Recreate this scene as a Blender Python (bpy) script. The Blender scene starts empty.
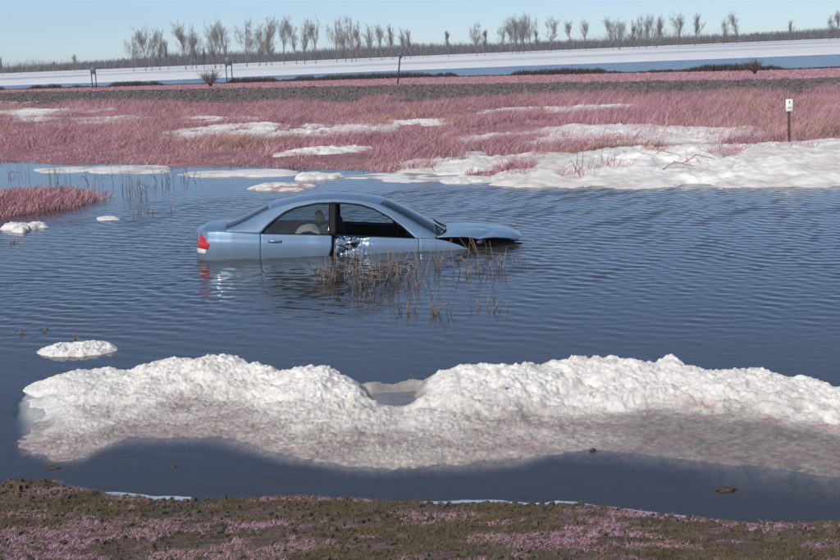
import bpy, bmesh, math, random
import numpy as np
from mathutils import Matrix, Vector

S = bpy.context.scene
COL = S.collection
RNG = np.random.default_rng(7)
random.seed(7)

# ------------------------------------------------------------------ camera
FPX, PITCH, ROLL, EYE = 1500.0, math.atan(230.8 / 1500.0), math.radians(2.4), 2.8
FW = np.array([0, math.cos(PITCH), -math.sin(PITCH)])
UPV = np.array([0, math.sin(PITCH), math.cos(PITCH)])
RT = np.array([1.0, 0, 0])
cam_data = bpy.data.cameras.new('camera')
cam = bpy.data.objects.new('camera', cam_data)
COL.objects.link(cam)
cx = RT * math.cos(ROLL) - UPV * math.sin(ROLL)
cy = RT * math.sin(ROLL) + UPV * math.cos(ROLL)
cz = -FW
cam.matrix_world = Matrix(((cx[0], cy[0], cz[0], 0), (cx[1], cy[1], cz[1], 0),
                           (cx[2], cy[2], cz[2], EYE), (0, 0, 0, 1)))
cam_data.sensor_width = 36.0
cam_data.lens = 36.0 * FPX / 840.0
cam_data.clip_start = 0.1
cam_data.clip_end = 9000
S.camera = cam

# ------------------------------------------------------------------ sky, sun, exposure
SUN_AZ, SUN_EL = math.radians(212), math.radians(40)   # clockwise from +Y: behind the camera, to the left
w = bpy.data.worlds.new('World')
S.world = w
w.use_nodes = True
nt = w.node_tree
sky = nt.nodes.new('ShaderNodeTexSky')
sky.sky_type = 'NISHITA'
sky.sun_disc = False
sky.sun_elevation = SUN_EL
sky.sun_rotation = SUN_AZ
sky.altitude = 0
sky.air_density = 0.5
sky.dust_density = 0.2
sky.ozone_density = 2.2
bg = nt.nodes['Background']
nt.links.new(sky.outputs[0], bg.inputs[0])
bg.inputs[1].default_value = 0.09
sl = bpy.data.lights.new('sun', 'SUN')
sl.energy = 2.8
sl.angle = math.radians(0.5)
sl.color = (1.0, 0.95, 0.87)
so = bpy.data.objects.new('sun', sl)
COL.objects.link(so)
sdir = Vector((math.sin(SUN_AZ) * math.cos(SUN_EL), math.cos(SUN_AZ) * math.cos(SUN_EL), math.sin(SUN_EL)))
so.rotation_euler = sdir.to_track_quat('Z', 'Y').to_euler()
so.location = (-20, -20, 40)
S.view_settings.view_transform = 'Standard'
S.view_settings.look = 'None'
S.view_settings.exposure = 0.42
S.view_settings.gamma = 1.0
S.cycles.use_denoising = True
S.cycles.max_bounces = 8
S.cycles.transparent_max_bounces = 12


# ------------------------------------------------------------------ helpers
def px(x, y, z=0.0):
    """photo column/row -> world X, Y on the level z (used to lay things out on the ground)."""
    dx, dy = x - 420.0, y - 280.0
    u = dx * math.cos(ROLL) - dy * math.sin(ROLL)
    d = dx * math.sin(ROLL) + dy * math.cos(ROLL)
    ray = FW * FPX + RT * u - UPV * d
    t = (z - EYE) / ray[2]
    return ray[0] * t, ray[1] * t


def _hash(ix, iy, seed):
    h = (ix * 374761393 + iy * 668265263 + seed * 1274126177) & 0xFFFFFFFF
    h = ((h ^ (h >> 13)) * 1274126177) & 0xFFFFFFFF
    h = (h ^ (h >> 16)) & 0xFFFFFFFF
    return h / 4294967295.0


def vn(x, y, seed=0):
    x = np.asarray(x, float)
    y = np.asarray(y, float)
    ix = np.floor(x).astype(np.int64)
    iy = np.floor(y).astype(np.int64)
    fx = x - ix
    fy = y - iy
    fx = fx * fx * fx * (fx * (fx * 6 - 15) + 10)
    fy = fy * fy * fy * (fy * (fy * 6 - 15) + 10)
    a = _hash(ix, iy, seed)
    b = _hash(ix + 1, iy, seed)
    c = _hash(ix, iy + 1, seed)
    d = _hash(ix + 1, iy + 1, seed)
    return (a + (b - a) * fx) * (1 - fy) + (c + (d - c) * fx) * fy


def fbm(x, y, seed=0, oct=4, gain=0.5):
    s, a, n = 0.0, 1.0, 0.0
    for k in range(oct):
        s = s + a * vn(np.asarray(x) * 2 ** k + 17.3 * k, np.asarray(y) * 2 ** k - 9.1 * k, seed + k)
        n += a
        a *= gain
    return s / n


def billow(x, y, seed=0, oct=3):
    s, a, n = 0.0, 1.0, 0.0
    for k in range(oct):
        s = s + a * (1.35 * np.abs(2 * vn(np.asarray(x) * 2 ** k + 5.7 * k, np.asarray(y) * 2 ** k + 3.1 * k, seed + k) - 1))
        n += a
        a *= 0.5
    return s / n


def sstep(a, b, x):
    t = np.clip((np.asarray(x, float) - a) / (b - a), 0, 1)
    return t * t * (3 - 2 * t)


def raw_mesh(name, V, F, colors=None, smooth=False):
    """V (n,3), F (m,3) or (m,4) arrays."""
    V = np.ascontiguousarray(V, dtype=np.float32)
    F = np.ascontiguousarray(F, dtype=np.int32)
    me = bpy.data.meshes.new(name)
    m, k = F.shape
    me.vertices.add(len(V))
    me.vertices.foreach_set('co', V.ravel())
    me.loops.add(m * k)
    me.loops.foreach_set('vertex_index', F.ravel())
    me.polygons.add(m)
    me.polygons.foreach_set('loop_start', np.arange(0, m * k, k, dtype=np.int32))
    me.polygons.foreach_set('loop_total', np.full(m, k, dtype=np.int32))
    me.polygons.foreach_set('use_smooth', np.full(m, smooth, dtype=bool))
    me.update(calc_edges=True)
    if colors is not None:
        at = me.color_attributes.new('Col', 'FLOAT_COLOR', 'POINT')
        c = np.ones((len(V), 4), np.float32)
        c[:, :3] = colors
        at.data.foreach_set('color', c.ravel())
    me.validate()
    return me


def link(name, me, mat=None, parent=None, label=None, cat=None, group=None, kind=None, loc=None):
    o = bpy.data.objects.new(name, me)
    COL.objects.link(o)
    if mat is not None and me is not None and not me.materials:
        me.materials.append(mat)
    if parent is not None:
        o.parent = parent
    if label:
        o['label'] = label
    if cat:
        o['category'] = cat
    if group:
        o['group'] = group
    if kind:
        o['kind'] = kind
    if loc is not None:
        o.location = loc
    return o


def grid_faces(n, m):
    i, j = np.meshgrid(np.arange(n - 1), np.arange(m - 1), indexing='ij')
    a = (i * m + j).ravel()
    return np.stack([a, a + m, a + m + 1, a + 1], 1)


def grid_mesh(name, P, colors=None, smooth=True):
    n, m, _ = P.shape
    return raw_mesh(name, P.reshape(-1, 3), grid_faces(n, m), None if colors is None else colors.reshape(-1, 3), smooth)


def solid(o, th, offset=-1):
    md = o.modifiers.new('thick', 'SOLIDIFY')
    md.thickness = th
    md.offset = offset
    return o


class Tubes:
    """collects tapered tubes, ends as one mesh."""
    def __init__(self):
        self.V, self.F, self.n = [], [], 0

    def add(self, pts, radii, sides=5):
        pts = np.asarray(pts, float)
        k = len(pts)
        ang = np.arange(sides) * 2 * math.pi / sides
        for i in range(k):
            d = pts[min(i + 1, k - 1)] - pts[max(i - 1, 0)]
            d = d / (np.linalg.norm(d) + 1e-9)
            a = np.cross(d, [0.31, 0.95, 0.05] if abs(d[2]) > 0.5 else [0, 0, 1.0])
            a /= np.linalg.norm(a) + 1e-9
            b = np.cross(d, a)
            self.V.append(pts[i] + radii[i] * (np.cos(ang)[:, None] * a + np.sin(ang)[:, None] * b))
        for i in range(k - 1):
            for j in range(sides):
                p = self.n + i * sides
                self.F.append((p + j, p + (j + 1) % sides, p + sides + (j + 1) % sides, p + sides + j))
        for e, base in ((0, self.n), (1, self.n + (k - 1) * sides)):
            if sides == 4:
                self.F.append((base + 3, base + 2, base + 1, base) if e == 0 else (base, base + 1, base + 2, base + 3))
            elif sides >= 5:
                for j in range(1, sides - 2, 2):
                    q = (base, base + j, base + j + 1, base + min(j + 2, sides - 1))
                    if len(set(q)) == 4:
                        self.F.append(q if e else q[::-1])
        self.n += k * sides

    def mesh(self, name, smooth=True):
        return raw_mesh(name, np.concatenate(self.V), np.array(self.F), None, smooth)


def bm_mesh(name, bm, smooth=False):
    me = bpy.data.meshes.new(name)
    bmesh.ops.recalc_face_normals(bm, faces=bm.faces)
    bm.to_mesh(me)
    bm.free()
    if smooth:
        for p in me.polygons:
            p.use_smooth = True
    return me


def box_mesh(name, lo, hi, bev=0.0, seg=2):
    bm = bmesh.new()
    r = bmesh.ops.create_cube(bm, size=1.0)
    for v in r['verts']:
        v.co = Vector(((lo[0] + hi[0]) / 2 + v.co.x * (hi[0] - lo[0]), (lo[1] + hi[1]) / 2 + v.co.y * (hi[1] - lo[1]),
                       (lo[2] + hi[2]) / 2 + v.co.z * (hi[2] - lo[2])))
    if bev:
        bmesh.ops.bevel(bm, geom=list(bm.edges), offset=bev, segments=seg, profile=0.6, affect='EDGES')
    return bm_mesh(name, bm, bool(bev))


# ------------------------------------------------------------------ materials
def new_mat(name):
    m = bpy.data.materials.new(name)
    m.use_nodes = True
    return m, m.node_tree, m.node_tree.nodes['Principled BSDF']


def N(t, typ, **kw):
    n = t.nodes.new(typ)
    for k, v in kw.items():
        if k in n.inputs:
            n.inputs[k].default_value = v
        else:
            setattr(n, k, v)
    return n


def simple(name, col, rough=0.6, var=0.2, scale=6.0, bump=0.0, bscale=40.0, metallic=0.0, spec=0.5, coat=0.0, attr=False):
    m, t, p = new_mat(name)
    tc = N(t, 'ShaderNodeTexCoord')
    no = N(t, 'ShaderNodeTexNoise', Scale=scale, Detail=6.0, Roughness=0.6)
    t.links.new(tc.outputs['Object'], no.inputs['Vector'])
    mr = N(t, 'ShaderNodeMapRange')
    mr.inputs[1].default_value, mr.inputs[2].default_value = 0.3, 0.7
    mr.inputs[3].default_value, mr.inputs[4].default_value = 1 - var, 1 + var
    t.links.new(no.outputs['Fac'], mr.inputs[0])
    mx = N(t, 'ShaderNodeMix', data_type='RGBA', blend_type='MULTIPLY')
    mx.inputs[0].default_value = 1.0
    if attr:
        a = N(t, 'ShaderNodeAttribute', attribute_name='Col')
        t.links.new(a.outputs['Color'], mx.inputs[6])
    else:
        mx.inputs[6].default_value = (*col, 1)
    t.links.new(mr.outputs[0], mx.inputs[7])
    t.links.new(mx.outputs[2], p.inputs['Base Color'])
    p.inputs['Roughness'].default_value = rough
    p.inputs['Metallic'].default_value = metallic
    p.inputs['Specular IOR Level'].default_value = spec
    p.inputs['Coat Weight'].default_value = coat
    p.inputs['Coat Roughness'].default_value = 0.08
    if bump:
        nb = N(t, 'ShaderNodeTexNoise', Scale=bscale, Detail=5.0, Roughness=0.65)
        t.links.new(tc.outputs['Object'], nb.inputs['Vector'])
        b = N(t, 'ShaderNodeBump', Strength=bump, Distance=0.02)
        t.links.new(nb.outputs['Fac'], b.inputs['Height'])
        t.links.new(b.outputs[0], p.inputs['Normal'])
    return m


def water_mat(name, col, bscale, bstr, rough=0.04):
    m, t, p = new_mat(name)
    p.inputs['Base Color'].default_value = (*col, 1)
    p.inputs['Roughness'].default_value = rough
    p.inputs['IOR'].default_value = 1.33
    tc = N(t, 'ShaderNodeTexCoord')
    mp = N(t, 'ShaderNodeMapping')
    mp.inputs['Scale'].default_value = (0.8, 1.0, 1.0)
    mp.inputs['Rotation'].default_value = (0, 0, 0.35)
    no = N(t, 'ShaderNodeTexNoise', Scale=bscale, Detail=3.0, Roughness=0.5, Distortion=0.3)
    t.links.new(tc.outputs['Object'], mp.inputs[0])
    t.links.new(mp.outputs[0], no.inputs['Vector'])
    b = N(t, 'ShaderNodeBump', Strength=bstr, Distance=0.01)
    t.links.new(no.outputs['Fac'], b.inputs['Height'])
    t.links.new(b.outputs[0], p.inputs['Normal'])
    # slow noise variation of the base colour
    n2 = N(t, 'ShaderNodeTexNoise', Scale=0.25, Detail=3.0)
    t.links.new(tc.outputs['Object'], n2.inputs['Vector'])
    mx = N(t, 'ShaderNodeMix', data_type='RGBA')
    mx.inputs[6].default_value = (*[c * 0.8 for c in col], 1)
    mx.inputs[7].default_value = (*[c * 1.25 for c in col], 1)
    t.links.new(n2.outputs['Fac'], mx.inputs[0])
    t.links.new(mx.outputs[2], p.inputs['Base Color'])
    return m


def schlick(t, f0, normal=None):
    """two-sided Fresnel weight (no total reflection from behind, so light also gets through from below)."""
    ge = N(t, 'ShaderNodeNewGeometry')
    dt = N(t, 'ShaderNodeVectorMath', operation='DOT_PRODUCT')
    t.links.new(ge.outputs['Incoming'], dt.inputs[0])
    t.links.new(normal if normal is not None else ge.outputs['Normal'], dt.inputs[1])
    src = dt.outputs['Value']
    for op, val in (('ABSOLUTE', None), ('SUBTRACT', 1.0), ('POWER', 5.0), ('MULTIPLY', 1 - f0), ('ADD', f0)):
        n = N(t, 'ShaderNodeMath', operation=op, use_clamp=op == 'SUBTRACT')
        if op == 'SUBTRACT':
            n.inputs[0].default_value = 1.0
            t.links.new(src, n.inputs[1])
        else:
            t.links.new(src, n.inputs[0])
            if val is not None:
                n.inputs[1].default_value = val
        src = n.outputs[0]
    return src


def pond_mat(name, col):
    """murky water: mirror-like skin over dark silt, clear only where the 'Murk' attribute says it is shallow."""
    m, t, p = new_mat(name)
    t.nodes.remove(p)
    out = t.nodes['Material Output']
    tc = N(t, 'ShaderNodeTexCoord')
    no = N(t, 'ShaderNodeTexNoise', Scale=11.0, Detail=3.0, Roughness=0.5, Distortion=0.3)
    t.links.new(tc.outputs['Object'], no.inputs['Vector'])
    b = N(t, 'ShaderNodeBump', Strength=0.10, Distance=0.01)
    t.links.new(no.outputs['Fac'], b.inputs['Height'])
    n2 = N(t, 'ShaderNodeTexNoise', Scale=0.25, Detail=3.0)
    t.links.new(tc.outputs['Object'], n2.inputs['Vector'])
    mx = N(t, 'ShaderNodeMix', data_type='RGBA')
    mx.inputs[6].default_value = (*[c * 0.8 for c in col], 1)
    mx.inputs[7].default_value = (*[c * 1.25 for c in col], 1)
    t.links.new(n2.outputs['Fac'], mx.inputs[0])
    df = N(t, 'ShaderNodeBsdfDiffuse')
    t.links.new(mx.outputs[2], df.inputs[0])
    tr = N(t, 'ShaderNodeBsdfTransparent')
    tr.inputs[0].default_value = (.88, .88, .87, 1)
    at = N(t, 'ShaderNodeAttribute', attribute_name='Col')
    inner = N(t, 'ShaderNodeMixShader')
    t.links.new(at.outputs['Fac'], inner.inputs[0])
    t.links.new(tr.outputs[0], inner.inputs[1])
    t.links.new(df.outputs[0], inner.inputs[2])
    gl = N(t, 'ShaderNodeBsdfGlossy', Roughness=0.05)
    t.links.new(b.outputs[0], gl.inputs['Normal'])
    o = N(t, 'ShaderNodeMixShader')
    t.links.new(schlick(t, .02, b.outputs[0]), o.inputs[0])
    t.links.new(inner.outputs[0], o.inputs[1])
    t.links.new(gl.outputs[0], o.inputs[2])
    t.links.new(o.outputs[0], out.inputs[0])
    return m


def glass_mat(name, tint, refl_rough=0.02):
    m, t, p = new_mat(name)
    t.nodes.remove(p)
    out = t.nodes['Material Output']
    tr = N(t, 'ShaderNodeBsdfTransparent')
    tr.inputs[0].default_value = (*tint, 1)
    gl = N(t, 'ShaderNodeBsdfGlossy', Roughness=refl_rough)
    tc = N(t, 'ShaderNodeTexCoord')
    no = N(t, 'ShaderNodeTexNoise', Scale=9.0, Detail=4.0)
    t.links.new(tc.outputs['Object'], no.inputs['Vector'])
    mr = N(t, 'ShaderNodeMapRange')
    mr.inputs[3].default_value, mr.inputs[4].default_value = 0.01, 0.07
    t.links.new(no.outputs['Fac'], mr.inputs[0])
    t.links.new(mr.outputs[0], gl.inputs['Roughness'])
    mx = N(t, 'ShaderNodeMixShader')
    t.links.new(schlick(t, .06), mx.inputs[0])
    dust = N(t, 'ShaderNodeBsdfDiffuse')
    dust.inputs[0].default_value = (.34, .37, .38, 1)
    md = N(t, 'ShaderNodeMixShader')
    m3 = N(t, 'ShaderNodeMapRange')
    m3.inputs[3].default_value, m3.inputs[4].default_value = 0.0, 0.07
    t.links.new(no.outputs['Fac'], m3.inputs[0])
    t.links.new(m3.outputs[0], md.inputs[0])
    t.links.new(tr.outputs[0], md.inputs[1])
    t.links.new(dust.outputs[0], md.inputs[2])
    t.links.new(md.outputs[0], mx.inputs[1])
    t.links.new(gl.outputs[0], mx.inputs[2])
    t.links.new(mx.outputs[0], out.inputs[0])
    return m


M = {}
M['ground'] = simple('ground_soil', (1, 1, 1), 0.95, 0.35, 14.0, 0.5, 30.0, spec=0.2, attr=True)
M['snow'] = simple('old_snow', (1, 1, 1), 0.7, 0.06, 9.0, 0.4, 60.0, spec=0.3, attr=True)
M['snow'].node_tree.nodes['Principled BSDF'].inputs['Subsurface Weight'].default_value = 0.35
M['snow'].node_tree.nodes['Principled BSDF'].inputs['Subsurface Radius'].default_value = (1.0, 1.0, 1.0)
M['snow'].node_tree.nodes['Principled BSDF'].inputs['Subsurface Scale'].default_value = 0.02
M['farsnow'] = simple('field_snow', (1, 1, 1), 0.8, 0.06, 0.05, 0.0, spec=0.2, attr=True)
M['pond'] = pond_mat('pond_water', (0.046, 0.044, 0.041))
M['river'] = water_mat('river_water', (0.15, 0.20, 0.25), 1.2, 0.6, 0.25)  # blue base colour stands in for sky reflected off the wave slopes
M['river'].node_tree.nodes['Principled BSDF'].inputs['IOR'].default_value = 1.2
M['grass'] = simple('dead_grass', (1, 1, 1), 0.85, 0.15, 3.0, spec=0.2, attr=True)
M['reed'] = simple('dead_reed', (0.25, 0.19, 0.155), 0.8, 0.4, 5.0, spec=0.2)
M['bark'] = simple('bark', (0.16, 0.14, 0.13), 0.9, 0.3, 0.6, spec=0.1)
M['twig'] = simple('bare_twigs', (0.27, 0.235, 0.22), 0.9, 0.25, 0.3, spec=0.1)
M['wood_far'] = simple('far_brush', (0.15, 0.13, 0.13), 0.95, 0.35, 0.05, spec=0.1)
M['stone'] = simple('riprap_stone', (0.15, 0.125, 0.125), 0.9, 0.35, 3.0, 0.5, 20.0, spec=0.2)
M['post'] = simple('weathered_post', (0.09, 0.055, 0.04), 0.85, 0.35, 12.0, 0.3, 50.0)
M['darkpost'] = simple('dark_post', (0.05, 0.05, 0.055), 0.85, 0.3, 6.0)
M['signwhite'] = simple('sign_white', (0.78, 0.78, 0.76), 0.45, 0.05, 8.0)
M['signgrey'] = simple('sign_back', (0.10, 0.11, 0.13), 0.5, 0.2, 4.0)
M['ink'] = simple('sign_print', (0.08, 0.08, 0.09), 0.6, 0.1)
M['paint'] = simple('car_paint', (0.155, 0.25, 0.38), 0.38, 0.05, 2.5, metallic=0.25, coat=0.5)
# noisy dark grey mixed into the paint, strongest on the lower panels
_t = M['paint'].node_tree
_p = _t.nodes['Principled BSDF']
_tc = N(_t, 'ShaderNodeTexCoord')
_sp = N(_t, 'ShaderNodeSeparateXYZ')
_t.links.new(_tc.outputs['Object'], _sp.inputs[0])
_no = N(_t, 'ShaderNodeTexNoise', Scale=7.0, Detail=7.0, Roughness=0.7)
_t.links.new(_tc.outputs['Object'], _no.inputs['Vector'])
_ad = N(_t, 'ShaderNodeMath', operation='MULTIPLY_ADD')
_t.links.new(_no.outputs['Fac'], _ad.inputs[0])
_ad.inputs[1].default_value = 0.22
_t.links.new(_sp.outputs['Z'], _ad.inputs[2])
_mr = N(_t, 'ShaderNodeMapRange')
_mr.inputs[1].default_value, _mr.inputs[2].default_value = 0.72, 0.90
_mr.inputs[3].default_value, _mr.inputs[4].default_value = 0.55, 0.06
_t.links.new(_ad.outputs[0], _mr.inputs[0])
_mx = N(_t, 'ShaderNodeMix', data_type='RGBA')
_mx.inputs[7].default_value = (.12, .12, .12, 1)
_t.links.new(_mr.outputs[0], _mx.inputs[0])
_t.links.new(_p.inputs['Base Color'].links[0].from_socket, _mx.inputs[6])
_t.links.new(_mx.outputs[2], _p.inputs['Base Color'])
M['black'] = simple('black_trim', (0.010, 0.010, 0.011), 0.6, 0.2, 20.0, spec=0.2)
M['dark'] = simple('dark_lining', (0.016, 0.015, 0.016), 0.9, 0.3, 8.0)
M['seat'] = simple('seat_cloth', (0.05, 0.047, 0.045), 0.95, 0.2, 30.0, 0.3, 90.0)
M['pale'] = simple('pale_cloth', (0.50, 0.47, 0.43), 0.9, 0.15, 9.0, 0.3, 30.0)
M['chrome'] = simple('bright_metal', (0.62, 0.66, 0.70), 0.18, 0.1, 6.0, metallic=0.9)
M['red'] = simple('tail_red', (0.50, 0.015, 0.025), 0.15, 0.2, 18.0, coat=0.8)
M['lens'] = simple('tail_clear', (0.62, 0.62, 0.62), 0.2, 0.15, 18.0, coat=0.6)
M['glass'] = glass_mat('window_glass', (0.80, 0.84, 0.84))
M['shield'] = glass_mat('screen_glass', (0.50, 0.56, 0.58))
M['ice'] = simple('thin_ice', (0.38, 0.50, 0.60), 0.25, 0.2, 3.0, 0.25, 14.0, spec=0.5)
M['debris'] = simple('floating_debris', (0.07, 0.05, 0.035), 0.9, 0.4, 18.0, 0.4, 60.0)
M['blue'] = simple('blue_plastic', (0.08, 0.12, 0.28), 0.4, 0.2, 18.0)
M['clod'] = simple('soil_clod', (0.10, 0.08, 0.06), 0.95, 0.5, 9.0, 0.5, 60.0, spec=0.2)

PINK = np.array([0.56, 0.295, 0.345])
SOIL = np.array([0.105, 0.080, 0.058])


# ------------------------------------------------------------------ ground
def line_at(pts, zs, dl, dr):
    q = [px(x, y, z) for (x, y), z in zip(pts, zs)]
    X = [q[0][0] - 400] + [a[0] for a in q] + [q[-1][0] + 400]
    Y = [q[0][1] + dl] + [a[1] for a in q] + [q[-1][1] + dr]
    return np.array(X), np.array(Y)


L_near = line_at([(0, 494), (110, 503), (250, 506), (420, 507), (560, 509), (660, 521), (740, 529), (840, 526)], [0] * 8, 0, 0)
L_shore = line_at([(20, 163), (220, 166), (420, 173), (520, 181), (660, 183), (797, 181)], [0] * 6, 160, -10)
L_e3 = line_at([(20, 105), (420, 101), (797, 95)], [.2] * 3, 140, -8)
L_e2 = line_at([(20, 93), (420, 86), (797, 80.5)], [.6] * 3, 140, -8)
L_e1 = line_at([(20, 89.5), (420, 77.5), (797, 69.5)], [.6] * 3, 140, -8)
L_ice = line_at([(0, 86), (130, 82), (250, 77), (420, 70), (600, 63.5), (700, 60), (840, 54.5)], [-.2] * 7, 60, -20)
f_near = lambda X: np.interp(X, *L_near)
f_shore = lambda X: np.interp(X, *L_shore)
f_e3 = lambda X: np.interp(X, *L_e3)
f_e2 = lambda X: np.interp(X, *L_e2)
f_e1 = lambda X: np.interp(X, *L_e1)
f_ice = lambda X: np.interp(X, *L_ice)
ISL = px(22, 206)


def gz(X, Y):
    X = np.asarray(X, float)
    Y = np.asarray(Y, float)
    n = f_near(X) + 0.25 * (fbm(X * 1.3, X * 0 + 2, 3) - 0.5)
    s = f_shore(X) + 2.2 * (fbm(X * 0.5, X * 0 + 9, 4) - 0.5)
    e3, e2, e1, fi = f_e3(X), f_e2(X), f_e1(X), f_ice(X)
    d = n - Y
    z = np.where(d > 0, np.minimum(0.05 * sstep(0, .12, d) + 0.17 * d, 1.2), 0.0)
    z = z + np.where(d > 0, 0.05 * (fbm(X * 3, Y * 3, 11) - .5) * sstep(0, .5, d), 0)
    z = z + np.where(d > 0, sstep(0, .15, d) * (1 - sstep(.25, .7, d)) * np.exp(-((X + 2.5) / .36) ** 2) * (.02 + .10 * fbm(X * 9, Y * 9, 13, 3)), 0)
    dn, ds = Y - n, s - Y
    z = np.where((dn >= 0) & (ds >= 0), -np.minimum(0.55, 0.16 * np.minimum(dn, ds * 0.5)), z)
    tt = np.clip((Y - s) / np.maximum(e3 - s, .5), 0, 1)
    mid = 0.08 * sstep(0, .06, tt) + .12 * tt + 0.12 * (fbm(X * .45, Y * .3, 21) - .5) * sstep(0, .1, tt) * (1 - sstep(.85, 1, tt))
    z = np.where(Y > s, mid, z)
    z = np.where(Y > e3, .2 + .4 * sstep(0, 1, (Y - e3) / np.maximum(e2 - e3, .5)), z)
    z = np.where(Y > e2, .6, z)
    z = np.where(Y > e1, .6 - 1.4 * sstep(0, 9, Y - e1), z)
    far = sstep(-6, 10, Y - fi)
    z = np.where(Y > e1 + 9, -.8 * (1 - far) + far * 0.02, z)
    # grassy hummock rising from the flood
    r = np.sqrt(((X - ISL[0] + .35) / 1.95) ** 2 + ((Y - ISL[1] - .5 * (X - ISL[0])) / 2.2) ** 2) + .25 * (fbm(X * 1.5, Y * 1.0, 31) - .5)
    z = np.where((Y < s) & (Y > n + 4), np.maximum(z, 0.16 - 0.2 * r * r), z)
    return z


def gcol(X, Y):
    X = np.asarray(X, float)
    Y = np.asarray(Y, float)
    n1 = fbm(X * .9, Y * .45, 41)[..., None]
    n2 = fbm(X * 5, Y * 5, 43)[..., None]
    near = SOIL * (0.7 + .7 * n2) + (PINK * .16 - SOIL * .3) * sstep(.50, .72, fbm(X * 4, Y * 2.4, 47))[..., None]
    shore = PINK * .55 * (0.6 + .8 * n2) * (1 - .25 * sstep(.5, .7, n1)) + SOIL * .2
    rock = np.array([.15, .12, .12]) * (0.7 + .7 * n2)
    top = PINK * .8 * (0.75 + .5 * n1)
    bed = np.array([.05, .045, .04]) + 0 * n1
    snow = np.array([.80, .81, .83]) * (.93 + .1 * n1)
    e1, e2, e3, s, n = f_e1(X), f_e2(X), f_e3(X), f_shore(X), f_near(X)
    c = np.where((Y < n + .05)[..., None], near, bed)
    c = np.where(((Y > s - 1.5) & (Y <= e3))[..., None], shore, c)
    wob = 2.5 * (fbm(X * .3, Y * .3, 44) - .5)
    c = np.where(((Y + wob > e3) & (Y <= e2))[..., None], rock, c)
    c = np.where(((Y > e2) & (Y < e1 + 9))[..., None], top, c)
    c = np.where((Y > e1 + 9)[..., None], snow, c)
    r = np.sqrt(((X - ISL[0] + .35) / 2.0) ** 2 + ((Y - ISL[1]) / 3.0) ** 2)
    c = np.where((r < 1)[..., None], shore, c)
    return c


def axis(segs):
    out = [np.array([segs[0][0]])]
    for a, b, st in segs:
        k = max(1, int(round((b - a) / st)))
        out.append(np.linspace(a, b, k + 1)[1:])
    return np.concatenate(out)


gx = axis([(-2500, -300, 200), (-300, -60, 12), (-60, -24, 1.5), (-24, -5, .4), (-5, 5, .07), (5, 24, .4), (24, 60, 1.5), (60, 300, 12), (300, 2500, 200)])
gy = axis([(-60, -2, 5), (-2, 6.5, .25), (6.5, 11, .06), (11, 70, .45), (70, 160, 1.2), (160, 700, 9), (700, 5500, 300)])
XX, YY = np.meshgrid(gx, gy, indexing='ij')
link('ground', grid_mesh('ground', np.stack([XX, YY, gz(XX, YY)], -1), gcol(XX, YY)), M['ground'], kind='structure')

# outline of the foreground snow ridge (front edge at the water, back edge along its crest)
FR = [(-40, 442), (5, 446), (30, 451), (57, 459), (85, 457), (107, 446), (130, 438), (215, 436), (240, 443), (280, 455), (320, 461), (350, 465), (385, 467), (420, 465), (470, 465),
      (520, 460), (547, 452), (600, 449), (660, 455), (720, 461), (780, 468), (840, 476), (1000, 485)]
BK = [(-40, 414), (15, 392), (30, 383), (65, 375), (100, 368), (170, 362), (232, 358), (265, 366), (300, 373), (340, 374), (365, 371), (400, 372), (430, 372), (470, 368), (532, 364), (620, 367),
      (675, 363), (720, 368), (760, 369), (800, 378), (840, 386), (1000, 398)]
cols = np.linspace(-30, 1000, 920)
fy = np.interp(cols, [p[0] for p in FR], [p[1] for p in FR])
by = np.interp(cols, [p[0] for p in BK], [p[1] for p in BK])
ker = np.hanning(13)
ker /= ker.sum()
fy = np.convolve(np.pad(fy, 6, 'edge'), ker, 'valid')
hr = .12 + .03 * np.sin(cols * .021 + 1) * np.sin(cols * .008)
hr = hr * (.30 + .70 * sstep(50, 210, cols)) * sstep(-30, 60, cols) * (1 - .5 * sstep(700, 860, cols)) + .04
Fp = np.array([px(c, y, 0) for c, y in zip(cols, fy)])
Bp = np.array([px(c, y, h) for c, y, h in zip(cols, by, hr)])


# ------------------------------------------------------------------ pond: real ripples
wx = axis([(-120, -20, 4), (-20, -9, .12), (-9, 9, .035), (9, 20, .12), (20, 120, 4)])
wy = axis([(6.5, 9, .05), (9, 30, .038), (30, 40, .08), (40, 70, .6)])
XX, YY = np.meshgrid(wx, wy, indexing='ij')
zz = np.zeros_like(XX)
wr = np.random.default_rng(3)
bend = .5 * np.sin(XX * .5 + YY * .21) + .5 * np.sin(YY * .33 - XX * .27 + 2)
for k in range(38):
    lam = 0.125 * 2 ** wr.uniform(0, 1.45)
    th = math.radians(38 if k % 3 else 72) + wr.normal(0, .42)
    kx, ky = math.cos(th) * 2 * math.pi / lam, math.sin(th) * 2 * math.pi / lam
    amp = 0.00075 * lam / .3
    zz += amp * np.sin(kx * XX + ky * YY + wr.uniform(0, 6.3) + 2.2 * bend) * (0.2 + 1.3 * vn(XX * .5 + k * 3.1, YY * .3, k))
calm = sstep(12.5, 18.5, YY + 2.0 * (fbm(XX * .5, YY * .3, 5) - .5)) * (1 - .5 * sstep(27, 34, YY)) * (0.5 + .75 * sstep(.35, .62, fbm(XX * .16, YY * .09, 77)))
gust = 0.12 + 0.88 * calm
zz *= gust * ((np.abs(XX) < 20) & (YY < 40))
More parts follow.
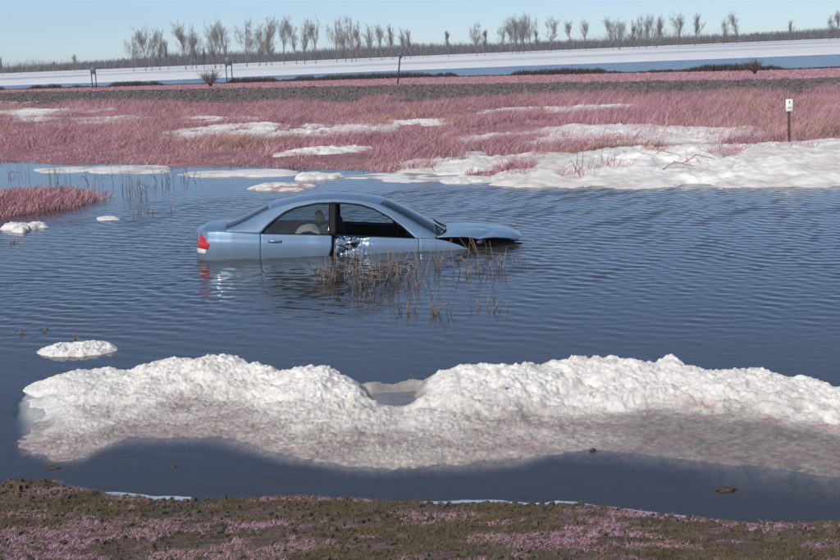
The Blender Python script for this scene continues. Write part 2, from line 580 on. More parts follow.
# shallow over the sunken foot of the snow ridge and in its bite
Fx = np.interp(XX, Fp[:, 0], Fp[:, 1])
Bx = np.interp(XX, Bp[:, 0], Bp[:, 1])
shelf_w = (.40 + .75 * sstep(.6, 2.2, XX)) * (.55 + .9 * fbm(XX * 1.1, YY * 2.2, 137, 3))
murk = np.where(YY < Fx, sstep(0, 1, (Fx - YY) / shelf_w) ** .8 * .9 + .1, .1)
murk = np.where(YY > Bx - .1, np.clip(.15 + (YY - Bx + .1) / .5, 0, 1), murk)
murk = np.maximum(murk, 1 - sstep(-.292, -.266, XX / YY))
murk = np.where((XX < Fp[:, 0].min()) | (XX > Fp[:, 0].max()), 1, murk)
link('pond', grid_mesh('pond', np.stack([XX, YY, zz], -1), np.repeat(murk[..., None], 3, -1)), M['pond'], kind='structure')

# ------------------------------------------------------------------ flooded river behind the embankment and its ice
rx = axis([(-2500, -400, 150), (-400, 400, 25), (400, 2500, 150)])
ry = axis([(60, 120, 10), (120, 720, 30)])
XX, YY = np.meshgrid(rx, ry, indexing='ij')
lo = f_e1(XX) + 2.0
YY2 = lo + (YY - 60) / 660.0 * np.maximum(f_ice(XX) + 40 - lo, 10)
link('river', grid_mesh('river', np.stack([XX, YY2, np.full_like(XX, -.2)], -1)), M['river'], kind='structure')

sx = axis([(-1500, -260, 60), (-260, 260, 2.5), (260, 1500, 60)])
st = axis([(0, 1, 0.0025)])
XX, TT = np.meshgrid(sx, st, indexing='ij')
e = f_ice(XX) - 14 + 40 * (fbm(XX * .012, XX * 0 + 3, 61) - .5)
far_edge = 720.0
YS = e + (far_edge - e) * TT ** 1.4
streak = fbm(XX * .010, YS * .05, 67, 5) * .65 + .35 * fbm(XX * .004 + 5, YS * .022, 69, 3)
cover = sstep(-5, 230, YS - f_ice(XX))
hgt = -.235 + .12 * sstep(.36, .50, streak + .5 * (cover - .55)) + .16 * sstep(20, 90, YS - f_ice(XX))
wet = sstep(.43, .56, streak + .5 * (cover - .70))[..., None]
csnow = np.array([.42, .47, .52]) * (1 - wet) + np.array([.83, .84, .85]) * wet
link('snow_field', grid_mesh('snow_field', np.stack([XX, YS, hgt], -1), csnow), M['farsnow'], kind='structure')


# ------------------------------------------------------------------ the car
CAR_L = 4.5
a, b = px(203, 261), px(500, 247.8)
yaw = math.atan2(b[1] - a[1], b[0] - a[0])
print('CAR', a, b, math.degrees(yaw))
car = bpy.data.objects.new('sedan_car', None)
COL.objects.link(car)
car['label'] = 'light blue four-door sedan sunk to its door handles in the flood, hood sprung open'
car['category'] = 'car'
WATER_Z, NOSE = 0.62, math.radians(2.2)
o0 = px(196, 261)
Rz = Matrix.Rotation(yaw * 0.5, 4, 'Z')
Ry = Matrix.Rotation(NOSE, 4, 'Y')
# the near side of the body (y=-0.86) meets the water (z=0.62) at the photographed line
car.matrix_world = Matrix.Translation((o0[0], o0[1], 0)) @ Rz @ Matrix.Translation((2.2, 0.86, 0)) @ Ry @ Matrix.Translation((-2.2, 0, -WATER_Z))

Wf = lambda x: np.interp(x, [0, .03, .08, .16, .3, .5, 1, 2.2, 3.2, 3.9, 4.2, 4.4, 4.5], [.60, .67, .73, .785, .825, .848, .865, .870, .862, .845, .80, .70, .55])
ZB = lambda x: np.interp(x, [0, .08, .35, .88, 1.4, 1.92, 3.07, 3.33, 3.5, 3.7, 3.95, 4.2, 4.5], [.905, .93, .945, .905, .893, .88, .83, .832, .80, .735, .63, .55, .50])


def side_y(x, z):
    zz_ = np.asarray(z)
    W = Wf(x)
    up = np.clip((zz_ - .66) / .26, 0, 1.4)
    dn_ = np.clip((.60 - zz_) / .4, 0, 1)
    return W * (1 - .055 * up ** 2 - .06 * dn_ ** 2) + .006 * sstep(.80, .775, zz_ + .02 * (np.asarray(x) - 1.5))


def side_panel(name, x0, x1, parent, sgn, nx=40, dent=None, zlow=.22, zoff=0.0, mat='paint', thick=.014, yoff=0.0):
    xs = np.linspace(x0, x1, nx)
    q = np.linspace(0, 1, 34)
    X_, Q = np.meshgrid(xs, q, indexing='ij')
    Z_ = zlow + (ZB(X_) + zoff - zlow) * Q
    Y_ = side_y(X_, Z_) + yoff
    if dent is not None:
        dx, dy = dent(X_, Z_)
        X_ = X_ + dx
        Y_ = Y_ + dy
    P = np.stack([X_, sgn * Y_, Z_], -1)
    o = link(name, grid_mesh(name, P if sgn > 0 else P[::-1]), M[mat], parent)
    solid(o, thick)
    return o


def dent_front(X_, Z_):
    k = (1 - sstep(2.0, 2.55, X_)) * sstep(.5, .62, Z_)
    n = fbm(X_ * 9, Z_ * 11, 5, 3) - .5
    n2 = np.abs(fbm(X_ * 16, Z_ * 14 + 3, 8, 2) - .5)
    return .05 * k * n, -k * (.035 + .20 * n2 - .12 * n)


def dent_rear(X_, Z_):
    k = sstep(1.55, 1.90, X_)
    return -.05 * k * (1 - sstep(.58, .75, Z_)) * 0.8, .022 * k * (1 - k * .9)


for sgn in (-1, 1):
    dm = sgn < 0
    side_panel('quarter_panel', .002, .908, car, sgn, 46)
    side_panel('front_fender', 3.122, 4.32, car, sgn, 40)
    rd = side_panel('rear_door', .912, 1.905, car, sgn, 44, dent_rear if dm else None)
    fd = side_panel('front_door', 1.945 if dm else 1.917, 3.118, car, sgn, 90, dent_front if dm else None)
    if dm:
        fd['label'] = 'crumpled front door with a torn rear edge'
    # dark inner lining behind the door gaps
    side_panel('door_lining', .70, 3.25, car, sgn, 20, mat='dark', yoff=-.075, zoff=-.01)
    # handles
    for par, x0, tilt in ((rd, 1.00, 0), (fd, 2.07, .12 if dm else 0)):
        t = Tubes()
        zc = .808 if par is rd else .775
        yo = side_y(x0, zc) + (.026 if par is rd or not dm else .01)
        t.add([(x0, sgn * (yo - .03), zc), (x0 + .025, sgn * yo, zc + .004), (x0 + .11, sgn * (yo + .006), zc + .004 + tilt * .12),
               (x0 + .19, sgn * yo, zc + tilt * .22), (x0 + .215, sgn * (yo - .03), zc + tilt * .25)], [.012, .017, .019, .017, .012], 8)
        link('handle', t.mesh('handle'), M['chrome'] if dm and par is fd else M['paint'], par)
        bm = bmesh.new()
        bmesh.ops.create_uvsphere(bm, u_segments=14, v_segments=8, radius=1)
        for v in bm.verts:
            v.co = Vector((x0 + .11 + v.co.x * .075, sgn * (side_y(x0 + .1, zc) + .001 + v.co.y * .004), zc - .004 + v.co.z * .03))
        link('handle_cup', bm_mesh('handle_cup', bm, True), M['black'], par)

# torn bright metal where the front door edge is crushed
tr = np.random.default_rng(11)
for k in range(5):
    xs = 1.98 + .085 * k + tr.uniform(0, .03)
    u, v = np.meshgrid(np.linspace(0, 1, 6), np.linspace(0, 1, 5), indexing='ij')
    zc = .70 + tr.uniform(0, .07)
    P = np.stack([xs + .13 * u + .015 * np.sin(7 * v), -(side_y(xs, zc) - .022 + .03 * np.sin(3.1 * u + k) * v + .018 * np.cos(9 * u * v + k)), zc + .075 * v - .05 * u * (k % 2) + .02 * np.sin(5 * u)], -1)
    o = link('torn_panel', grid_mesh('torn_panel', P), M['chrome'] if k == 1 else M['paint'], car)
    solid(o, .004)

# rear fascia
Zr = np.linspace(.22, .905, 20)
tt = np.linspace(-1, 1, 31)
Tg, Zg = np.meshgrid(tt, Zr, indexing='ij')
P = np.stack([.012 - .10 * (1 - Tg ** 2) + .02 * (Zg - .6), Tg * (side_y(.005, Zg) + .002), Zg], -1)
o = link('rear_panel', grid_mesh('rear_panel', P[::-1]), M['paint'], car)
solid(o, .01)

# greenhouse: side rail curve, roof cross arcs
RX = np.array([.42, .52, .68, .84, 1.02, 1.3, 1.7, 2.1, 2.4, 2.58, 2.8, 3.0, 3.2, 3.36])
RY = np.array([.735, .72, .68, .635, .60, .580, .573, .575, .585, .60, .64, .675, .715, .75])
RZ = np.array([.955, .985, 1.055, 1.14, 1.225, 1.298, 1.352, 1.352, 1.318, 1.272, 1.165, 1.055, .94, .848])
BXc = np.array([-.10, -.10, -.09, -.07, -.05, -.02, 0, .02, .05, .09, .13, .15, .16, .17])
BZc = np.array([.03, .03, .028, .03, .035, .04, .045, .045, .042, .04, .035, .03, .03, .03])


def cat(xq, ys):
    """smooth interpolation through the rail points."""
    d = np.gradient(ys, RX)
    i = np.clip(np.searchsorted(RX, xq) - 1, 0, len(RX) - 2)
    h = RX[i + 1] - RX[i]
    t = (xq - RX[i]) / h
    return (2 * t ** 3 - 3 * t ** 2 + 1) * ys[i] + (t ** 3 - 2 * t ** 2 + t) * h * d[i] + (-2 * t ** 3 + 3 * t ** 2) * ys[i + 1] + (t ** 3 - t ** 2) * h * d[i + 1]


def top_loft(name, x0, x1, t0, t1, nx, ntt, parent, mat, drop=0.0, thick=.012):
    xs = np.linspace(x0, x1, nx)
    ts = np.linspace(t0, t1, ntt)
    Xg, Tg = np.meshgrid(xs, ts, indexing='ij')
    f = 1 - np.abs(Tg) ** 2.2
    P = np.stack([Xg + cat(Xg, BXc) * f, cat(Xg, RY) * Tg, cat(Xg, RZ) + cat(Xg, BZc) * f - drop], -1)
    o = link(name, grid_mesh(name, P), M[mat], parent)
    solid(o, thick)
    return o


roof = top_loft('roof', 1.02, 2.56, -1, 1, 44, 41, car, 'paint', thick=.03)
for sgn in (-1, 1):
    top_loft('rear_pillar', .42, 1.02, *((-1, -.90) if sgn < 0 else (.90, 1)), 24, 6, car, 'paint')
    top_loft('front_pillar', 2.56, 3.36, *((-1, -.90) if sgn < 0 else (.90, 1)), 24, 6, car, 'paint')
top_loft('rear_window', .43, 1.02, -.90, .90, 24, 25, car, 'shield', .004, .005)
ws = top_loft('windshield', 2.56, 3.35, -.90, .90, 24, 25, car, 'shield', .004, .005)

# side window openings: top edge of the opening by station
OX = np.array([.90, 1.0, 1.12, 1.25, 1.4, 1.7, 2.05, 2.3, 2.5, 2.7, 2.9, 3.05, 3.08])
OZ = np.array([.907, 1.015, 1.11, 1.198, 1.258, 1.314, 1.318, 1.293, 1.232, 1.128, .99, .862, .832])


def open_w(x):
    zo = np.interp(x, OX, OZ, left=-9, right=-9)
    return np.clip((zo - ZB(x)) / np.maximum(cat(x, RZ) - ZB(x), .02), 0, .93)


def house_pt(x, wv, sgn, inset=0.0):
    yb = side_y(x, ZB(x))
    yr = cat(x, RY)
    y = yb + (yr - yb) * wv + .018 * np.sin(math.pi * wv) - inset
    z = ZB(x) + (cat(x, RZ) - ZB(x)) * wv
    return np.stack([x + 0 * y, sgn * y, z], -1)


def house_strip(name, x0, x1, lo_f, hi_f, sgn, parent, mat, nx=60, nw=8, inset=0.0, thick=.012):
    xs = np.linspace(x0, x1, nx)
    q = np.linspace(0, 1, nw)
    Xg, Q = np.meshgrid(xs, q, indexing='ij')
    Wv = lo_f(Xg) + (hi_f(Xg) - lo_f(Xg)) * Q
    P = house_pt(Xg, Wv, sgn, inset)
    o = link(name, grid_mesh(name, P if sgn > 0 else P[::-1]), M[mat], parent)
    if thick:
        solid(o, thick)
    return o


one = lambda x: np.ones_like(x)
zero = lambda x: np.zeros_like(x)
for sgn in (-1, 1):
    near = sgn < 0
    house_strip('window_frame', .43, 3.35, open_w, one, sgn, car, 'paint', 160, 8, 0, .02)
    house_strip('center_pillar', 1.875, 1.955, zero, open_w, sgn, car, 'black', 8, 10, -.002, .03)
    rp = house_strip('rear_window_pane', .93, 1.875, zero, open_w, sgn, car, 'glass', 40, 8, .014, .004)
    if not near:
        house_strip('front_window_pane', 1.965, 3.06, zero, open_w, sgn, car, 'glass', 40, 8, .014, .004)
    # black rubber round each opening
    for x0, x1 in ((.905, 1.87), (1.955, 3.075)):
        xs = np.linspace(x0, x1, 40)
        top = house_pt(xs, np.clip(open_w(xs) - .012, 0, 1), sgn, -.004)
        bot = house_pt(xs[::-1], np.full(40, .015), sgn, -.004)
        t = Tubes()
        t.add(np.concatenate([top, bot, top[:1]]), [.012] * 81, 5)
        link('window_seal', t.mesh('window_seal'), M['black'], car)

# trunk lid
xs = np.linspace(-.002, 1, 20)
Xg, Tg = np.meshgrid(xs, np.linspace(-1, 1, 35), indexing='ij')
xe = -.085 * (1 - Tg ** 2) + .006
xf = .465 - .12 * (1 - Tg ** 2) + .05
xx = xe + (xf - xe) * np.clip(Xg, 0, 1)
yy = Tg * (side_y(np.clip(xx, 0, 5), ZB(np.clip(xx, 0, 5))) - .001)
zz2 = ZB(np.clip(xx, 0, 5)) + .035 * (1 - np.abs(Tg) ** 3.0) * sstep(-.02, .25, Xg) + .004
tl = link('trunk_lid', grid_mesh('trunk_lid', np.stack([xx, yy, zz2], -1)), M['paint'], car)
solid(tl, .014)

# cowl, wipers, dashboard, steering wheel, seats
Xg, Tg = np.meshgrid(np.linspace(0, 1, 8), np.linspace(-1, 1, 25), indexing='ij')
f = 1 - np.abs(Tg) ** 2.2
P = np.stack([3.30 + .17 * f + .16 * Xg, Tg * .73, .845 + .03 * f - .01 - .015 * Xg], -1)
solid(link('cowl_panel', grid_mesh('cowl_panel', P), M['black'], car), .02)
for k, y0 in enumerate((-.50, .10)):
    t = Tubes()
    t.add([(3.50 + .03 * k, y0, .895), (3.42, y0 + .12, .935), (3.36, y0 + .34, .955), (3.36, y0 + .5, .95)], [.014, .012, .010, .006], 5)
    link('wiper', t.mesh('wiper'), M['black'], car)
link('dashboard', box_mesh('dashboard', (2.95, -.68, .45), (3.38, .68, .815), .05, 3), M['dark'], car)
bm = bmesh.new()
t = Tubes()
ang = np.linspace(0, 2 * math.pi, 25)
t.add([(2.80 - .06 * math.sin(q) * .6, .36 + .185 * math.cos(q), .80 + .17 * math.sin(q)) for q in ang], [.016] * 25, 6)
t.add([(2.80, .2, .80), (2.82, .36, .79), (2.80, .52, .80)], [.014, .03, .014], 6)
bm.free()
link('steering_wheel', t.mesh('steering_wheel'), M['black'], car)


def seat(y0, x0, recline, mat, hmat, lift=0.0):
    me = box_mesh('seat_back', (-.07, y0 - .24, 0), (.07, y0 + .24, .62), .06, 4)
    me.transform(Matrix.Translation((x0, 0, .42 + lift)) @ Matrix.Rotation(-recline, 4, 'Y'))
    o = link('seat_back', me, M[mat], car)
    mh = box_mesh('headrest', (-.05, y0 - .13, .66), (.05, y0 + .13, .83), .045, 4)
    mh.transform(Matrix.Translation((x0, 0, .42 + lift)) @ Matrix.Rotation(-recline, 4, 'Y'))
    link('headrest', mh, M[hmat], o)


seat(-.36, 2.02, .42, 'seat', 'seat')
seat(.36, 2.10, .30, 'seat', 'seat')
link('rear_seat', box_mesh('rear_seat', (.62, -.62, .4), (.86, .62, .88), .07, 4), M['seat'], car)
link('parcel_shelf', box_mesh('parcel_shelf', (.28, -.62, .85), (.66, .62, .882), .01, 2), M['dark'], car)
# pale collapsed airbag draped over the reclined seat, seen through the rear side window
Xg, Tg = np.meshgrid(np.linspace(0, 1, 26), np.linspace(-1, 1, 20), indexing='ij')
P = np.stack([1.34 + .40 * Xg, -.36 + .25 * Tg, .80 + .16 * np.sin(math.pi * np.clip(Xg, 0, 1) ** .9) ** .7 * (1 - .5 * Tg ** 2) + .03 * fbm(Xg * 5, Tg * 3, 3) + .05 * Xg], -1)
ab = link('airbag', grid_mesh('airbag', P), M['pale'], car)
ab['label'] = 'pale deflated airbag lying behind the rear side window'
solid(ab, .01)

# engine bay and sprung hood
bm = bmesh.new()
link('engine_bay', box_mesh('engine_bay', (3.48, -.62, .30), (4.50, .62, .745), .03, 2), M['dark'], car)
link('engine_cover', box_mesh('engine_cover', (3.70, -.30, .70), (4.15, .30, .775), .03, 3), M['black'], car)
bm.free()
Sg, Tg = np.meshgrid(np.linspace(0, 1, 44), np.linspace(-1, 1, 41), indexing='ij')
f = 1 - np.abs(Tg) ** 2.2
xr = 3.37 + .17 * f
xf = 4.48 + .15 * (1 - np.abs(Tg) ** 2.6)
xx = xr + (xf - xr) * Sg
yh = np.interp(Sg, [0, .3, .6, .85, .95, 1], [.765, .80, .80, .755, .71, .66])
zh = np.interp(Sg, [0, .15, .3, .5, .7, .85, .93, 1], [.840, .856, .866, .870, .866, .850, .828, .790])
zz2 = zh + .016 * (1 - np.abs(Tg) ** 2.4) * (1 - .5 * Sg ** 3) + .012 * np.sin(5.2 * Sg + 1.6) * (1 - Tg) * .5 + .022 * (fbm(xx * 4, Tg * 2.5, 91) - .5) * sstep(.1, .5, Sg) - .014 * np.exp(-((Sg - .62 - .10 * Tg) / .05) ** 2)
hood = link('hood', grid_mesh('hood', np.stack([xx, Tg * yh, zz2], -1)), M['paint'], car)
hood['label'] = 'buckled hood sprung up over a dark gap'
solid(hood, .022)
# leftover headlamp hanging in the gap
bm = bmesh.new()
bmesh.ops.create_uvsphere(bm, u_segments=12, v_segments=8, radius=1)
for v in bm.verts:
    v.co = Vector((3.98 + v.co.x * .05, -.70 + v.co.y * .03, .765 + v.co.z * .028))
link('headlight', bm_mesh('headlight', bm, True), M['chrome'], car)
t = Tubes()
t.add([(3.96, -.72, .79), (4.05, -.73, .80), (4.06, -.72, .74)], [.008] * 3, 5)
link('headlight_bracket', t.mesh('headlight_bracket'), M['chrome'], car)
link('front_bumper', box_mesh('front_bumper', (4.25, -.60, .32), (4.42, .60, .60), .06, 3), M['paint'], car)


def lamp_patch(name, c, sgn, mat, parent, off):
    u, v = np.meshgrid(np.linspace(0, 1, 12), np.linspace(0, 1, 12), indexing='ij')
    c = np.array(c)
    q = (c[0] * (1 - u[..., None]) + c[1] * u[..., None]) * (1 - v[..., None]) + (c[3] * (1 - u[..., None]) + c[2] * u[..., None]) * v[..., None]
    x_, z_ = q[..., 0], q[..., 1]
    bulge = off + .012 * np.sin(math.pi * u) * np.sin(math.pi * v)
    P = np.stack([x_ - .006, sgn * (side_y(np.clip(x_, 0, 5), z_) + bulge), z_], -1)
    o = link(name, grid_mesh(name, P if sgn > 0 else P[::-1]), M[mat], parent)
    solid(o, .012)
    return o


for sgn in (-1, 1):
    tlamp = lamp_patch('taillight', [(.0, .705), (.165, .69), (.20, .755), (.065, .905)], sgn, 'red', car, .006)
    lamp_patch('clear_lens', [(.0, .625), (.14, .63), (.160, .682), (.0, .697)], sgn, 'lens', tlamp, .005)

# ------------------------------------------------------------------ snow bank across the foreground
tv = np.linspace(-.55, 1.22, 250)
C_, T_ = np.meshgrid(np.arange(len(cols)), tv, indexing='ij')
X_ = Fp[C_, 0] + (Bp[C_, 0] - Fp[C_, 0]) * T_
Y_ = Fp[C_, 1] + (Bp[C_, 1] - Fp[C_, 1]) * T_
Y_ = Y_ + (.16 * (fbm(X_ * 2.2, T_ * 0 + 3, 101) - .5) + .12 * (fbm(X_ * 9, T_ * 0 + 5, 102, 3) - .5)) * (1 - np.clip(T_, 0, 1)) + .34 * (fbm(X_ * 2.6, T_ * 0 + 7, 103) - .5) * sstep(.4, 1, T_)
HR = hr[C_]
colpx = cols[C_]
prof = np.interp(T_, [-.55, -.3, 0, .08, .3, .5, .68, .85, .97, 1.04, 1.12, 1.22], [-1.5, -.8, .0, .10, .24, .42, .72, .96, 1.0, .80, .1, -.8])
sheet = sstep(540, 680, colpx) * (1 - sstep(.36, .60, T_ + .12 * (fbm(X_ * 2.5, Y_ * 2.5, 105) - .5)))     # wet flat shelf on the right
rough_w = sstep(.18, .72, T_) * (1 - sstep(1.04, 1.15, T_))
big = (fbm(X_ * 1.5, Y_ * 1.5, 109, 2) - .5) * .09
Xw_ = X_ + .16 * (fbm(X_ * 3, Y_ * 3, 108, 3) - .5)
Yw_ = Y_ + .22 * (fbm(X_ * 3 + 9, Y_ * 3, 107, 3) - .5)
lump = (billow(Xw_ * 2.2, Yw_ * 2.2, 111, 1) - .42) * .070 + (fbm(Xw_ * 6, Yw_ * 6, 113, 4, .62) - .5) * .135
lump = lump + (billow(Xw_ * 11, Yw_ * 9, 117, 2) - .42) * .020 * sstep(.4, .6, fbm(X_ * 1.7, Y_ * 1.7, 118))
grain = (fbm(X_ * 34, Y_ * 34, 119, 3, .7) - .5) * .036
speck = vn(X_ * 60, Y_ * 60, 138)
foot = sstep(-.08, .14, T_)
Z_ = HR * prof + (big + lump) * (.85 * (.35 + .65 * sstep(30, 190, colpx))) * (.10 + .90 * rough_w) * foot * (1 - .9 * sheet) + grain * foot * (1 - .25 * sheet)
Z_ = Z_ * (1 - .60 * sheet * sstep(-.1, .1, T_)) + .010 * sheet * foot
# water-filled bite in the middle, a thin rim left behind it
bx_, by_ = px(394, 397, .0)
bx_ = bx_ + .10 * (fbm(Y_ * 4, Y_ * 0, 139) - .5)
bite = np.exp(-(((X_ - bx_) / (.14 + .16 * sstep(.5, 1.0, T_))) ** 2) ** 1.5 - (((Y_ - by_ - .15) / .62) ** 2) ** 1.5)
rim = (.02 + .10 * (fbm(X_ * 7, Y_ * 3, 133) - .2)) * np.exp(-((T_ - 1.0) / .05) ** 2)
Z_ = np.maximum(Z_ * (1 - .8 * bite) - .10 * bite, np.where(bite > .1, rim - .01, -9))
lc = np.interp(T_, [-.5, .05, .15, .35, .55, .8, 1.0, 1.2], [40, 12, 2, 22, 34, 22, 10, 26]) + 26 * (fbm(X_ * 6, Y_ * 6, 140, 3) - .5)
Z_ = Z_ * sstep(-5, 60, colpx - lc) - .10 * (1 - sstep(-14, 14, colpx - lc))
Z_ = np.where(T_ > 1.2, np.minimum(Z_, -.06), Z_)
dirtn = fbm(X_ * 2.2, Y_ * 2.2, 121)
fine = fbm(X_ * 26, Y_ * 26, 125, 3)
mott = fbm(X_ * 8, Y_ * 8, 126, 3)
dirt = np.clip(1.25 * (1 - sstep(.10, .74, T_ + .55 * (dirtn - .5) + .35 * (mott - .5))) + .35 * sstep(.60, .8, mott) * sstep(.2, .6, 1 - T_ * .6), 0, 1)[..., None]
pinkk = sstep(.42, .62, fbm(X_ * 3, Y_ * 5, 127) + .35 * (mott - .5) + .25 * (.25 - T_))[..., None]
cd = np.array([.45, .405, .365]) * (1 - pinkk) + np.array([.36, .29, .285]) * pinkk
cd = cd * (.45 + .8 * fine[..., None] + .35 * sstep(.55, .9, speck)[..., None])
csn = np.array([.76, .735, .69]) * (.90 + .2 * fine[..., None])
colr = csn * (1 - .92 * dirt) + cd * .92 * dirt
sh3 = sheet[..., None]
gsh = np.array([.25, .225, .215]) * (.30 + .55 * mott[..., None] + .75 * fine[..., None] + .4 * sstep(.6, .9, speck)[..., None]) * (1 - .5 * pinkk) + np.array([.27, .20, .205]) * .5 * pinkk * (.5 + fine[..., None])
colr = colr * (1 - sh3) + gsh * sh3
wetk = (1 - sstep(-.02, .10, T_))[..., None]
colr = colr * (1 - .10 * wetk)
bk = sstep(.12, .5, bite)[..., None]
colr = colr * (1 - bk) + np.array([.34, .32, .31]) * (.6 + .7 * mott[..., None]) * bk
redk = (sstep(.50, .60, fbm(X_ * 2.5, Y_ * 6, 131)) * sstep(660, 760, colpx) * np.exp(-((T_ - .56) / .07) ** 2))[..., None]
colr = colr * (1 - redk) + np.array([.40, .15, .15]) * redk
link('snow_bank', grid_mesh('snow_bank', np.stack([X_, Y_, Z_], -1), colr), M['snow'],
     label='long ridge of dirty melting snow lying in the water before the muddy bank', cat='snow bank')


def lump_mesh(name, poly, hgt, seed, res=46, dirtc=(.5, .47, .45), bottom=-.06, rough=1.0, dirt_amt=.35):
    """irregular slab over a footprint given as world XY polygon: radial grid, noisy top."""
    poly = np.array(poly)
    c = poly.mean(0)
    ang = np.arctan2(poly[:, 1] - c[1], poly[:, 0] - c[0])
    rad = np.hypot(poly[:, 0] - c[0], poly[:, 1] - c[1])
    o = np.argsort(ang)
    ang, rad = ang[o], rad[o]
    ang = np.concatenate([ang - 2 * math.pi, ang, ang + 2 * math.pi])
    rad = np.tile(rad, 3)
    na = res * 3
    A = np.linspace(-math.pi, math.pi, na)
    Rr = np.linspace(0, 1.06, res)
    Ag, Rg = np.meshgrid(A, Rr, indexing='ij')
    size = rad.mean()
    rb = np.interp(A, ang, rad)
    wob_ = fbm(np.cos(A) * 3 + seed, np.sin(A) * 3, seed, 4) - .5
    wob_[-1] = wob_[0]
    rb = rb * (1 + .35 * wob_)
    X1 = c[0] + Rg * rb[:, None] * np.cos(Ag)
    Y1 = c[1] + Rg * rb[:, None] * np.sin(Ag)
    pr = np.interp(Rg, [0, .5, .8, .93, 1.0, 1.06], [1, .95, .80, .5, .1, 0])
    k = (2.0 if res < 80 else 3.6) / max(size, .2)
    lum = (billow(X1 * k, Y1 * k, seed + 3) - .42) * 1.1 + (fbm(X1 * k * 4, Y1 * k * 4, seed + 5) - .5) * .5
    Z1 = hgt * pr * (1 + rough * lum * .9) + (1 - pr) * bottom
    dn_ = fbm(X1 * k * 2, Y1 * k * 2, seed + 7)[..., None]
    dd = np.clip(dirt_amt * sstep(.4, .75, dn_) * 2 + .4 * sstep(.75, 1.0, Rg)[..., None], 0, 1)
    cc = np.array([.76, .745, .715]) * (1 - dd) + np.array(dirtc) * dd
    return X1, Y1, Z1, cc


def floe(name, pts, hgt, seed, label, cat='ice floe', group=None, z0=0.0, onto=False, **kw):
    poly = [px(x, y, z0) for x, y in pts]
    X1, Y1, Z1, cc = lump_mesh(name, poly, hgt, seed, **kw)
    if onto:
        Z1 = Z1 + gz(X1, Y1) - (.30 if seed > 310 else .12) * sstep(.56, .66, fbm(X1 * .9, Y1 * .7, 157)) + .13 * (fbm(X1 * 2.2, Y1 * 1.6, seed + 9, 4, .6) - .5) + .05 * (billow(X1 * 6, Y1 * 5, seed + 11, 2) - .4)
    return link(name, grid_mesh(name, np.stack([X1, Y1, Z1], -1), cc), M['snow'], label=label, cat=cat, group=group)


floe('ice_floe', [(38, 352), (60, 345), (90, 344), (121, 347), (112, 353), (75, 357), (45, 357)], .055, 201, 'flat floe of old snow drifting off the end of the dirty snow ridge', rough=.8, res=80)
floe('ice_floe', [(14, 230), (20, 225), (29, 225), (31, 230), (22, 233)], .08, 203, 'small white ice lump floating beside the grassy hummock')
floe('ice_floe', [(256, 187), (268, 183), (290, 183), (308, 188), (298, 192), (270, 191)], .055, 205, 'tilted ice slab with a muddy side floating behind the sedan roof', dirtc=(.40, .28, .25), dirt_amt=.8)
floe('ice_floe', [(440, 181), (455, 178), (485, 179), (490, 182), (462, 184)], .05, 207, 'low ice strip floating off the snowy shore beyond the hood')
floe('ice_floe', [(302, 178), (312, 174), (321, 175), (320, 180), (308, 181)], .075, 209, 'rounded snow lump at the end of the thin shore ice')
floe('shore_ice', [(176, 173), (230, 171), (300, 172), (304, 176), (240, 176), (185, 176)], .05, 211, 'thin white ice shelf behind the sedan along the far shore', cat='ice', rough=.4)
floe('shore_ice', [(25, 168), (90, 167), (172, 170), (170, 173), (90, 171), (30, 171)], .035, 213, 'long narrow ice sheet beyond the grassy hummock', cat='ice', rough=.3, dirtc=(.45, .43, .40), dirt_amt=.6)
floe('shore_ice', [(322, 177), (360, 173), (430, 172), (500, 176), (520, 181), (450, 182), (380, 179)], .03, 217, 'grey wet ice sheet along the grassy shore behind the windshield', cat='ice', rough=.5, dirtc=(.30, .30, .30), dirt_amt=1.0)
floe('ice_floe', [(100, 219), (106, 216), (115, 218), (112, 221)], .03, 215, 'thin scrap of ice between hummock and sedan trunk', rough=.5)

# snow lying on the far shore
SNOW = [
    ([(510, 182), (545, 160), (600, 150), (680, 146), (760, 143), (850, 141), (1000, 140), (1010, 178), (850, 182), (700, 184), (600, 184), (540, 184)], .16, 'broad snowdrift on the far shore around the white sign post'),
    ([(520, 150), (560, 128), (620, 124), (700, 128), (760, 128), (772, 138), (690, 144), (590, 147)], .10, 'snow patch between pink grass clumps behind the broad shore drift'),
    ([(155, 136), (200, 128), (260, 124), (330, 126), (390, 130), (400, 136), (300, 138), (210, 142)], .09, 'long snow patch in the pink grass behind the sedan'),
    ([(380, 122), (430, 119), (440, 126), (400, 129)], .06, 'little snow patch between two clumps of pink grass'),
    ([(8, 117), (25, 109), (60, 110), (76, 114), (50, 119)], .08, 'bright snow patch at the left foot of the stone embankment'),
    ([(-30, 120), (60, 118), (150, 119), (230, 118), (320, 119), (318, 121), (150, 122), (40, 122)], .05, 'thin ribbon of snow along the foot of the embankment'),
    ([(480, 112), (520, 108), (580, 107), (645, 107), (640, 112), (560, 113)], .06, 'thin snow streak high in the pink grass'),
    ([(810, 110), (840, 107), (900, 106), (900, 111), (830, 112)], .06, 'snow streak at the embankment foot right of the sign'),
    ([(-30, 104), (5, 104), (22, 104), (12, 107), (-30, 108)], .05, 'small snow spot among the embankment stones'),
    ([(430, 158), (480, 150), (530, 152), (540, 168), (490, 174), (440, 172)], .07, 'patchy snow between grass tufts at the water edge'),
    ([(280, 150), (330, 147), (360, 151), (320, 154)], .05, 'small snow patch deep in pink grass behind the roof'),
]
SP = []
for k, (pts, h, lab) in enumerate(SNOW):
    floe('snow_patch', pts, h, 300 + 7 * k, lab, cat='snow', z0=.14, onto=True, res=110 if k < 3 else 40, bottom=-.05, rough=.8 if k else .9, dirt_amt=.22, dirtc=(.42, .36, .34))
    SP.append(np.array([px(x, y, .14) for x, y in pts]))


